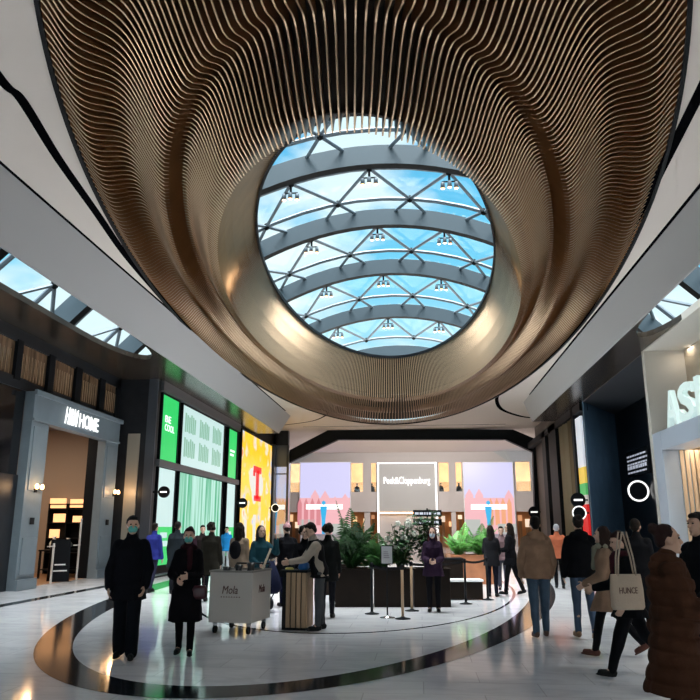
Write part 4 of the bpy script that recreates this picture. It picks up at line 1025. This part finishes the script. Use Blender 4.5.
# tote bag
p = at(621, 8.28); t = thing('tote_bag', 'pale canvas tote bag with dark printed word, carried by the striding person in black', 'bag', (p.x, p.y, .74), YAW+R(8))
mb = MB(); rr = []
mb.rings([(0, .17, .035, 0, 0), (.03, .185, .05, 0, 0), (.2, .185, .045, 0, 0), (.36, .175, .025, 0, 0), (.37, .17, .02, 0, 0)], 20, None, 5)
me = mb.build('bag_body', mat('canvas', (.45, .35, .27), .9, var=.08, bump=.3), t, smooth=True)
for s in (-1, 1): MB().tube([(-.10, s*.025, .35), (-.08, s*.03, .55), (-.02, s*.04, .82), (.03, s*.04, .82), (.09, s*.03, .55), (.11, s*.025, .35)], .009, 6).build('strap', MATS['canvas'], t, smooth=True)
xform(fit_text('HUNCE', -.11, .10, .17, .235, ext=.003), lambda x, y, z: (x, y-.05, z)).build('printed_word', mat('print_brown', (.08, .03, .025), .7), t)
# handbag
p = at(202.5, 9.93); t = thing('handbag', 'small dark handbag hanging from the arm of the person in the knee-length coat', 'bag', (p.x, p.y, .70), YAW)
MB().rings([(0, .09, .035, 0, 0), (.04, .11, .05, 0, 0), (.13, .10, .045, 0, 0), (.17, .08, .03, 0, 0)], 16, None, 3.5).build('bag_body', mat('burgundy_leather', (.05, .008, .012), .35), t, smooth=True)
MB().tube([(-.06, 0, .16), (-.05, 0, .28), (0, 0, .33), (.05, 0, .28), (.06, 0, .16)], .008, 6).build('handle', MATS['burgundy_leather'], t, smooth=True)
# cart
q = onZ(229, 634, 0); t = thing('delivery_cart', 'boxy off-white promotional cart on castors with brown lettering', 'cart', (q.x+.08, q.y+.35, 0), YAW+R(-14))
M_cart = mat('cart_panel', (.50, .46, .42), .55)
MB().box(-.36, .36, -.42, .42, .17, .19).box(-.36, .36, -.42, -.40, .19, .93).box(-.36, .36, .40, .42, .19, .93).box(-.36, -.34, -.40, .40, .19, .93).box(.34, .36, -.40, .40, .19, .93).build('body', M_cart, t, bevel=.006)
MB().box(-.37, .37, -.43, -.39, .92, .95).box(-.37, .37, .39, .43, .92, .95).box(-.37, -.33, -.39, .39, .92, .95).box(.33, .37, -.39, .39, .92, .95).build('rim', mat('cart_rim', (.22, .20, .18), .4), t)
xform(fit_text('Mola', -.14, .12, .60, .72, shear=.2, ext=.003), lambda x, y, z: (x, y-.425, z)).build('lettering', MATS['print_brown'], t)
xform(fit_text('- - - - - - - -', -.16, .16, .545, .56, ext=.003), lambda x, y, z: (x, y-.425, z)).build('lettering', MATS['print_brown'], t)
xform(fit_text('Mola', -.14, .12, .60, .72, shear=.2, ext=.003), lambda x, y, z: (.365-y, x, z)).build('lettering', MATS['print_brown'], t)
for a in (-1, 1):
    for b in (-1, 1):
        c = MB(); c.box(a*.28-.03, a*.28+.03, b*.33-.02, b*.33+.02, .11, .17); o = c.build('castor', M_chrome, t)
        w = MB(); w.prism([(b*.33+.06*cos(2*pi*i/16), .061+.06*sin(2*pi*i/16)) for i in range(16)], a*.28-.018, a*.28+.018, 'x'); w.build('wheel', M_dark, o)
MB().tube([(.3, .40, .93), (.3, .52, 1.02), (-.3, .52, 1.02), (-.3, .40, .93)], .014, 8).build('push_handle', M_dark, t, smooth=True)
o = MB().tube([(0, 0, 0), (.38, .1, 1.02)], .018, 8).build('broom_stick', M_cream, None, loc=t.matrix_basis @ Vector((.0, .22, .25)), smooth=True)
tag(o, 'slanting pale broom stick standing in the off-white cart', 'stick')
for i, (dx, dy) in enumerate(((-.22, -.1), (-.01, -.1), (.2, -.1))):
    qq = t.matrix_basis @ Vector((dx, dy, .0))
    o = MB().rings([(0, .08, .12, 0, 0), (.3, .085, .13, 0, 0), (.62+.03*i, .08, .11, 0, 0), (.72+.03*i, .05, .06, 0, 0), (.80+.03*i, .07, .03, 0, 0)], 14, None, 2.2).build('bin_bag', mat('black_plastic', (.01, .01, .012), .3), None, loc=(qq.x, qq.y, .195), smooth=True)
    tag(o, 'black sack standing in the off-white cart, %s of three' % ['left', 'middle', 'right'][i], 'sack', 'black sacks in the cart')
# slatted counter
q = onZ(294, 631, 0); t = thing('reception_counter', 'slatted wooden counter stand with dark top and dark side', 'counter', (q.x, q.y+.28, 0), YAW+R(-12))
MB().box(-.2, .2, -.2, .2, .0, .9).build('core', M_dark, t)
MB().box(-.235, .235, -.235, .235, .9, .93).build('countertop', M_dark, t, bevel=.006)
for i in range(4): MB().box(-.13+i*.088, -.13+i*.088+.072, -.225, -.202, .04, .89).build('slat', M_wood, t, bevel=.004)
for i in range(4): MB().box(.202, .225, -.19+i*.1, -.19+i*.1+.08, .04, .89).build('slat', M_wood, t, bevel=.004)
o = MB().rings([(0, .07, .09, 0, 0), (.03, .10, .11, 0, .01), (.09, .085, .09, .01, 0), (.14, .04, .05, 0, 0)], 14, None, 2.2).build('blue_bag', mat('blue_plastic', (.02, .16, .5), .4, bump=.4, bscale=14), None, loc=(q.x+.10, q.y+.25, .931), smooth=True); tag(o, 'crumpled blue bag on the dark top of the slatted counter', 'bag')
o = MB().rings([(0, .07, .06, 0, 0), (.02, .075, .06, 0, 0), (.035, .05, .04, 0, 0)], 12, None, 2.2).build('folded_cloth', mat('yellow_cloth', (.6, .5, .15), .8), None, loc=(q.x-.13, q.y+.22, .931), smooth=True); tag(o, 'folded yellow cloth on the dark top of the slatted counter', 'cloth')
# pushchair
p = at(270, 15.0); t = thing('pushchair', 'dark pushchair half hidden between the cart and the slatted counter', 'pushchair', p, YAW+R(35))
MB().rings([(.35, .16, .2, 0, 0), (.45, .22, .3, 0, 0), (.7, .22, .25, 0, .08), (.95, .2, .12, 0, .2)], 16, None, 3).build('seat', BLKM if 'BLKM' in globals() else cloth((.008, .01, .03)), t, smooth=True)
MB().tube([(-.22, -.35, .12), (-.22, .15, .6), (-.22, .45, 1.02), (.22, .45, 1.02), (.22, .15, .6), (.22, -.35, .12)], .013, 8).tube([(-.22, .38, .12), (-.22, -.02, .5)], .012, 8).tube([(.22, .38, .12), (.22, -.02, .5)], .012, 8).build('frame', M_dark, t, smooth=True)
for a in (-1, 1):
    for b in (-.35, .38):
        w = MB(); w.prism([(b+.11*cos(2*pi*i/20), .111+.11*sin(2*pi*i/20)) for i in range(20)], a*.26-.02, a*.26+.02, 'x'); o = w.build('wheel', M_dark, t)
        h = MB(); h.prism([(b+.05*cos(2*pi*i/14), .111+.05*sin(2*pi*i/14)) for i in range(14)], a*.26-.024, a*.26+.024, 'x'); h.build('hub', M_chrome, o)

# ---- plants
def palm(name, label, loc, n, L, col, seed, spread=1.0, lift=1.0, cat='plant'):
    rr = random.Random(seed); t = thing(name, label, cat, loc); fo = MB(); st = MB()
    for i in range(n):
        a = 2*pi*i/n+rr.uniform(-.3, .3); up = rr.uniform(.45, 1.0)*lift; l = L*rr.uniform(.7, 1.05); pts = []
        for j in range(9):
            u = j/8; r_ = spread*l*(.75*u**1.3)*(1.25-up*.6); z = l*(up*1.0*u-.55*spread*u**2.6*(1.3-up)); pts.append(Vector((r_*cos(a), r_*sin(a), z+.02)))
        st.tube(pts, [.011*(1-.7*j/8) for j in range(9)], 5)
        for j in range(2, 26):
            u = j/26; k = u*8; i0 = min(int(k), 7); f = k-i0; p = pts[i0].lerp(pts[i0+1], f); d = (pts[i0+1]-pts[i0]).normalized(); sd = d.cross(Vector((0, 0, 1))).normalized()
            ll = l*.24*sin(pi*min(u*.9+.12, 1))+.03
            for s in (-1, 1):
                q = (sd*s+d*.55+Vector((0, 0, -.25+rr.uniform(-.15, .15)))).normalized(); w = d*.016*L/1.2+Vector((0, 0, .004)); m_ = p+q*ll*.5+Vector((0, 0, .012)); e = p+q*ll-Vector((0, 0, ll*.15))
                b = len(fo.v); fo.v += [tuple(p-w*.4), tuple(m_-w), tuple(e), tuple(m_+w), tuple(p+w*.4)]; fo.f.append((b, b+1, b+2, b+3, b+4)); fo.m.append(0)
    fo.build('foliage', mat('leaf_%.2f_%.2f' % col[:2], col, .45, var=.3, vscale=3), t); st.build('stems', mat('stem_green', (.05, .09, .02), .6), t); return t
def broad(name, label, loc, n, Hh, col, seed, rad=.5, leaf=.16, flowers=0):
    rr = random.Random(seed); t = thing(name, label, 'plant', loc); fo = MB(); st = MB(); fl = []
    for i in range(n):
        a = rr.uniform(0, 2*pi); r1 = rad*sqrt(rr.random()); h = Hh*rr.uniform(.45, 1)
        pts = [Vector((.05*cos(a), .05*sin(a), 0)), Vector((r1*.4*cos(a), r1*.4*sin(a), h*.5)), Vector((r1*cos(a), r1*sin(a), h))]; st.tube(pts, .008, 5)
        for j in range(9):
            u = .3+.7*j/8; p = pts[1].lerp(pts[2], (u-.5)*2) if u > .5 else pts[0].lerp(pts[1], u*2)
            b_ = rr.uniform(0, 2*pi); d = Vector((cos(b_), sin(b_), rr.uniform(-.3, .7))).normalized(); sd = d.cross(Vector((0, 0, 1))).normalized(); nn = sd.cross(d); ll = leaf*rr.uniform(.7, 1.3)
            P = [p, p+d*ll*.3+sd*ll*.2, p+d*ll*.65+sd*ll*.22, p+d*ll-nn*ll*.2, p+d*ll*.65-sd*ll*.22, p+d*ll*.3-sd*ll*.2]; c = p+d*ll*.5+nn*ll*.06
            o = len(fo.v); fo.v += [tuple(x) for x in P]+[tuple(c)]; fo.f += [(o+q, o+(q+1) % 6, o+6) for q in range(6)]; fo.m += [0]*6
        if i < flowers: fl.append(pts[2]+Vector((rr.uniform(-.1, .1), -.05, rr.uniform(-.05, .08))))
    fo.build('foliage', mat('leaf_%.2f_%.2f' % col[:2], col, .4, var=.3, vscale=3), t); st.build('stems', mat('stem_green', (.05, .09, .02), .6), t)
    for c in fl:
        f = MB()
        for q in range(5): a = 2*pi*q/5; f.ball(c+Vector((.035*cos(a), 0, .035*sin(a))), .03, .012, .03, n=8, m=5)
        f.build('flower', mat('petal_white', (.75, .75, .68), .6), t, smooth=True)
    return t
def planter(label, px, d, w, dp, h, m, rz=0):
    p = at(px, d); t = thing('planter_box', label, 'planter', p, YAW+R(rz))
    MB().box(-w/2, w/2, -dp/2, -dp/2+.04, 0, h).box(-w/2, w/2, dp/2-.04, dp/2, 0, h).box(-w/2, -w/2+.04, -dp/2+.04, dp/2-.04, 0, h).box(w/2-.04, w/2, -dp/2+.04, dp/2-.04, 0, h).build('box', m, t, bevel=.006)
    MB().box(-w/2-.02, w/2+.02, -dp/2-.02, -dp/2+.05, h, h+.03).box(-w/2-.02, w/2+.02, dp/2-.05, dp/2+.02, h, h+.03).box(-w/2-.02, -w/2+.05, -dp/2+.05, dp/2-.05, h, h+.03).box(w/2-.05, w/2+.02, -dp/2+.05, dp/2-.05, h, h+.03).build('rim', m, t)
    MB().box(-w/2+.04, w/2-.04, -dp/2+.04, dp/2-.04, h-.12, h-.04).build('soil', mat('soil', (.02, .013, .008), .95, bump=.5, bscale=40), t); return p, h-.04
M_pb = mat('dark_brown_wood', (.010, .006, .004), .5, var=.2, spec=.12); M_po = mat('orange_wood', (.30, .115, .05), .5, var=.2, vscale=3)
GD = (.022, .075, .018); GM = (.05, .16, .035); GL = (.16, .42, .10)
p, h = planter('dark brown planter box under the tall feathery palm, left of the row', 353, 16.2, .76, .7, .74, M_pb); a = palm('palm_plant', 'tall dark feathery palm in the left dark planter', (p.x, p.y, h), 18, 1.28, GD, 2, .75, 1.25)
p, h = planter('dark brown planter box in the middle of the row behind the small sign stand', 391, 16.2, .76, .7, .74, M_pb); broad('shrub', 'bushy green shrub with white flowers in the middle dark planter', (p.x+.2, p.y, h), 44, 1.02, GD, 4, .40, .19, 14)
palm('fern_plant', 'mid-green arching fern in the middle dark planter, left of the white flowers', (p.x-.28, p.y-.05, h), 20, 1.0, GM, 6, .85, 1.05)
p, h = planter('dark brown planter box at the right of the row behind the patterned top', 429, 16.2, .76, .7, .74, M_pb); broad('leafy_tree', 'tall dark broad-leaved plant in the right dark planter', (p.x-.05, p.y+.05, h), 30, 1.25, GD, 8, .34, .22)
p, h = planter('dark brown planter box behind the counter staff, at the left end', 333, 19.0, .9, .7, .7, M_pb); palm('fern_plant', 'small dark fern behind the person with curly hair at the left end', (p.x, p.y, h), 12, .75, GD, 9, 1.0)
p, h = planter('orange-brown wooden planter box with pale green palms', 470, 22.6, 1.35, .9, .8, M_po)
c_, s_ = cos(YAW), sin(YAW)
palm('palm_plant', 'pale green feathery palm at the left of the orange-brown planter', (p.x-.38*c_, p.y-.38*s_, h), 15, 1.0, GL, 12, .8, 1.25)
palm('palm_plant', 'taller pale green feathery palm at the right of the orange-brown planter', (p.x+.3*c_, p.y+.3*s_, h), 22, 1.12, GL, 13, .95, 1.15)
# benches
p = at(461, 17.6); t = thing('bench', 'low dark bench with a white seat top before the orange-brown planter', 'bench', p, YAW)
MB().box(-.42, .42, -.22, .22, .02, .40).build('base', M_pb, t, bevel=.01); MB().box(-.44, .44, -.24, .24, .40, .45).build('seat', M_white, t, bevel=.01)
p = at(449, 19.8); t = thing('planter_cabinet', 'dark brown cabinet left of the orange-brown planter', 'cabinet', p, YAW)
MB().box(-.3, .3, -.25, .25, 0, .8).build('body', M_pb, t, bevel=.01); MB().box(-.32, .32, -.27, .27, .8, .84).build('top', M_dark, t)
# small items on planters
p = at(371, 15.9, .0); 
# sign stand
q = onZ(387.5, 618, 0); t = thing('sign_stand', 'black pole stand with a small pale framed notice before the dark planters', 'sign', q, YAW)
MB().lathe([(.02, 0), (.14, .0), (.14, .012), (.03, .03), (.02, .05)], (0, 0, 0), 24).build('base', M_chrome, t, smooth=True)
MB().tube([(0, 0, .03), (0, 0, .98)], .014, 10).build('pole', M_dark, t, smooth=True)
o = MB().box(-.1, .1, -.02, 0, .96, 1.27).build('notice', mat('paper', (.5, .5, .52), .6), t); MB().box(-.115, .115, -.015, .01, .945, .96).box(-.115, .115, -.015, .01, 1.27, 1.285).box(-.115, -.1, -.015, .01, .96, 1.27).box(.1, .115, -.015, .01, .96, 1.27).build('frame', M_dark, o)
for k in range(4): MB().box(-.06, .05-.01*k, -.023, -.0202, 1.06+k*.035, 1.07+k*.035).build('text_line', mat('print_grey', (.15, .12, .16), .6), o)
# stanchions
sp_ = []
def stanchion(px, py, lab, m, hh=.95):
    q = onZ(px, py, 0); t = thing('stanchion', lab, 'barrier post', q, YAW, 'queue barrier posts')
    MB().lathe([(.02, 0), (.14, 0), (.14, .012), (.05, .03), (.03, .045)], (0, 0, 0), 24).build('base', M_dark, t, smooth=True)
    MB().tube([(0, 0, .03), (0, 0, hh-.05)], .026, 12).build('pole', m, t, smooth=True); MB().lathe([(.02, hh-.1), (.036, hh-.09), (.036, hh-.02), (.02, hh)], (0, 0, 0), 14).build('belt_cassette', M_dark, t, smooth=True); sp_.append((q, hh)); return q
M_brass = mat('brass_wood', (.42, .28, .17), .4)
a1 = stanchion(402.8, 619, 'pale brass barrier post nearer the camera, just right of the notice stand', M_brass)
a2 = stanchion(412, 611, 'pale brass barrier post farther back, just left of the patterned top', M_brass)
a3 = stanchion(466, 604, 'black barrier post before the low white-topped bench', M_dark)
a4 = stanchion(488, 600, 'black barrier post beside the long-haired person in charcoal', M_dark)
a5 = stanchion(372, 614, 'black barrier post before the left dark planter', M_dark)
def belt(a, b, lab):
    a = Vector((a.x, a.y, .89)); b = Vector((b.x, b.y, .89)); d = (b-a).normalized(); a = a+d*.04; b = b-d*.04; n = Vector((-d.y, d.x, 0))*.0015; mb = MB(); vs = []; fs = []; L = b-a
    for i in range(9):
        u = i/8; p = L*u-Vector((0, 0, .04*4*u*(1-u)))
        vs += [p+n+Vector((0, 0, -.025)), p+n+Vector((0, 0, .025)), p-n+Vector((0, 0, .025)), p-n+Vector((0, 0, -.025))]
    for i in range(8):
        for k in range(4): fs.append((4*i+k, 4*i+(k+1) % 4, 4*i+4+(k+1) % 4, 4*i+4+k))
    tag(mb.add(vs, fs).build('barrier_belt', M_dark, None, loc=a), lab, 'barrier belt')
belt(a2, a3, 'black barrier belt between the far brass post and the post by the bench'); belt(a3, a4, 'black barrier belt between the two black posts by the bench'); belt(a5, a1, 'black barrier belt between the left black post and the nearer brass post')
# direction board among the plants
q = at(427.5, 17.2); t = thing('direction_board', 'black two-row board with white writing rising above the dark plants', 'sign', q, YAW)
MB().tube([(0, 0, .0), (0, 0, 2.05)], .02, 8).lathe([(.02, 0), (.2, 0), (.2, .02), (.02, .04)], (0, 0, 0), 20).build('post', M_dark, t)
for k, z in enumerate((1.66, 1.86)):
    o = MB().box(-.33, .33, -.04, -.01, z, z+.15).build('board', M_dark, t)
    mb = MB(); random.seed(k+1); x = -.29
    while x < .24: w = random.uniform(.03, .09); mb.box(x, x+w, -.046, -.0402, z+.045, z+.10); x += w+.02
    mb.build('writing', MATS['dim_white'], o)
# cable on the floor between cart and counter
a_ = onZ(257, 628, 0); b_ = onZ(283, 631.5, 0)
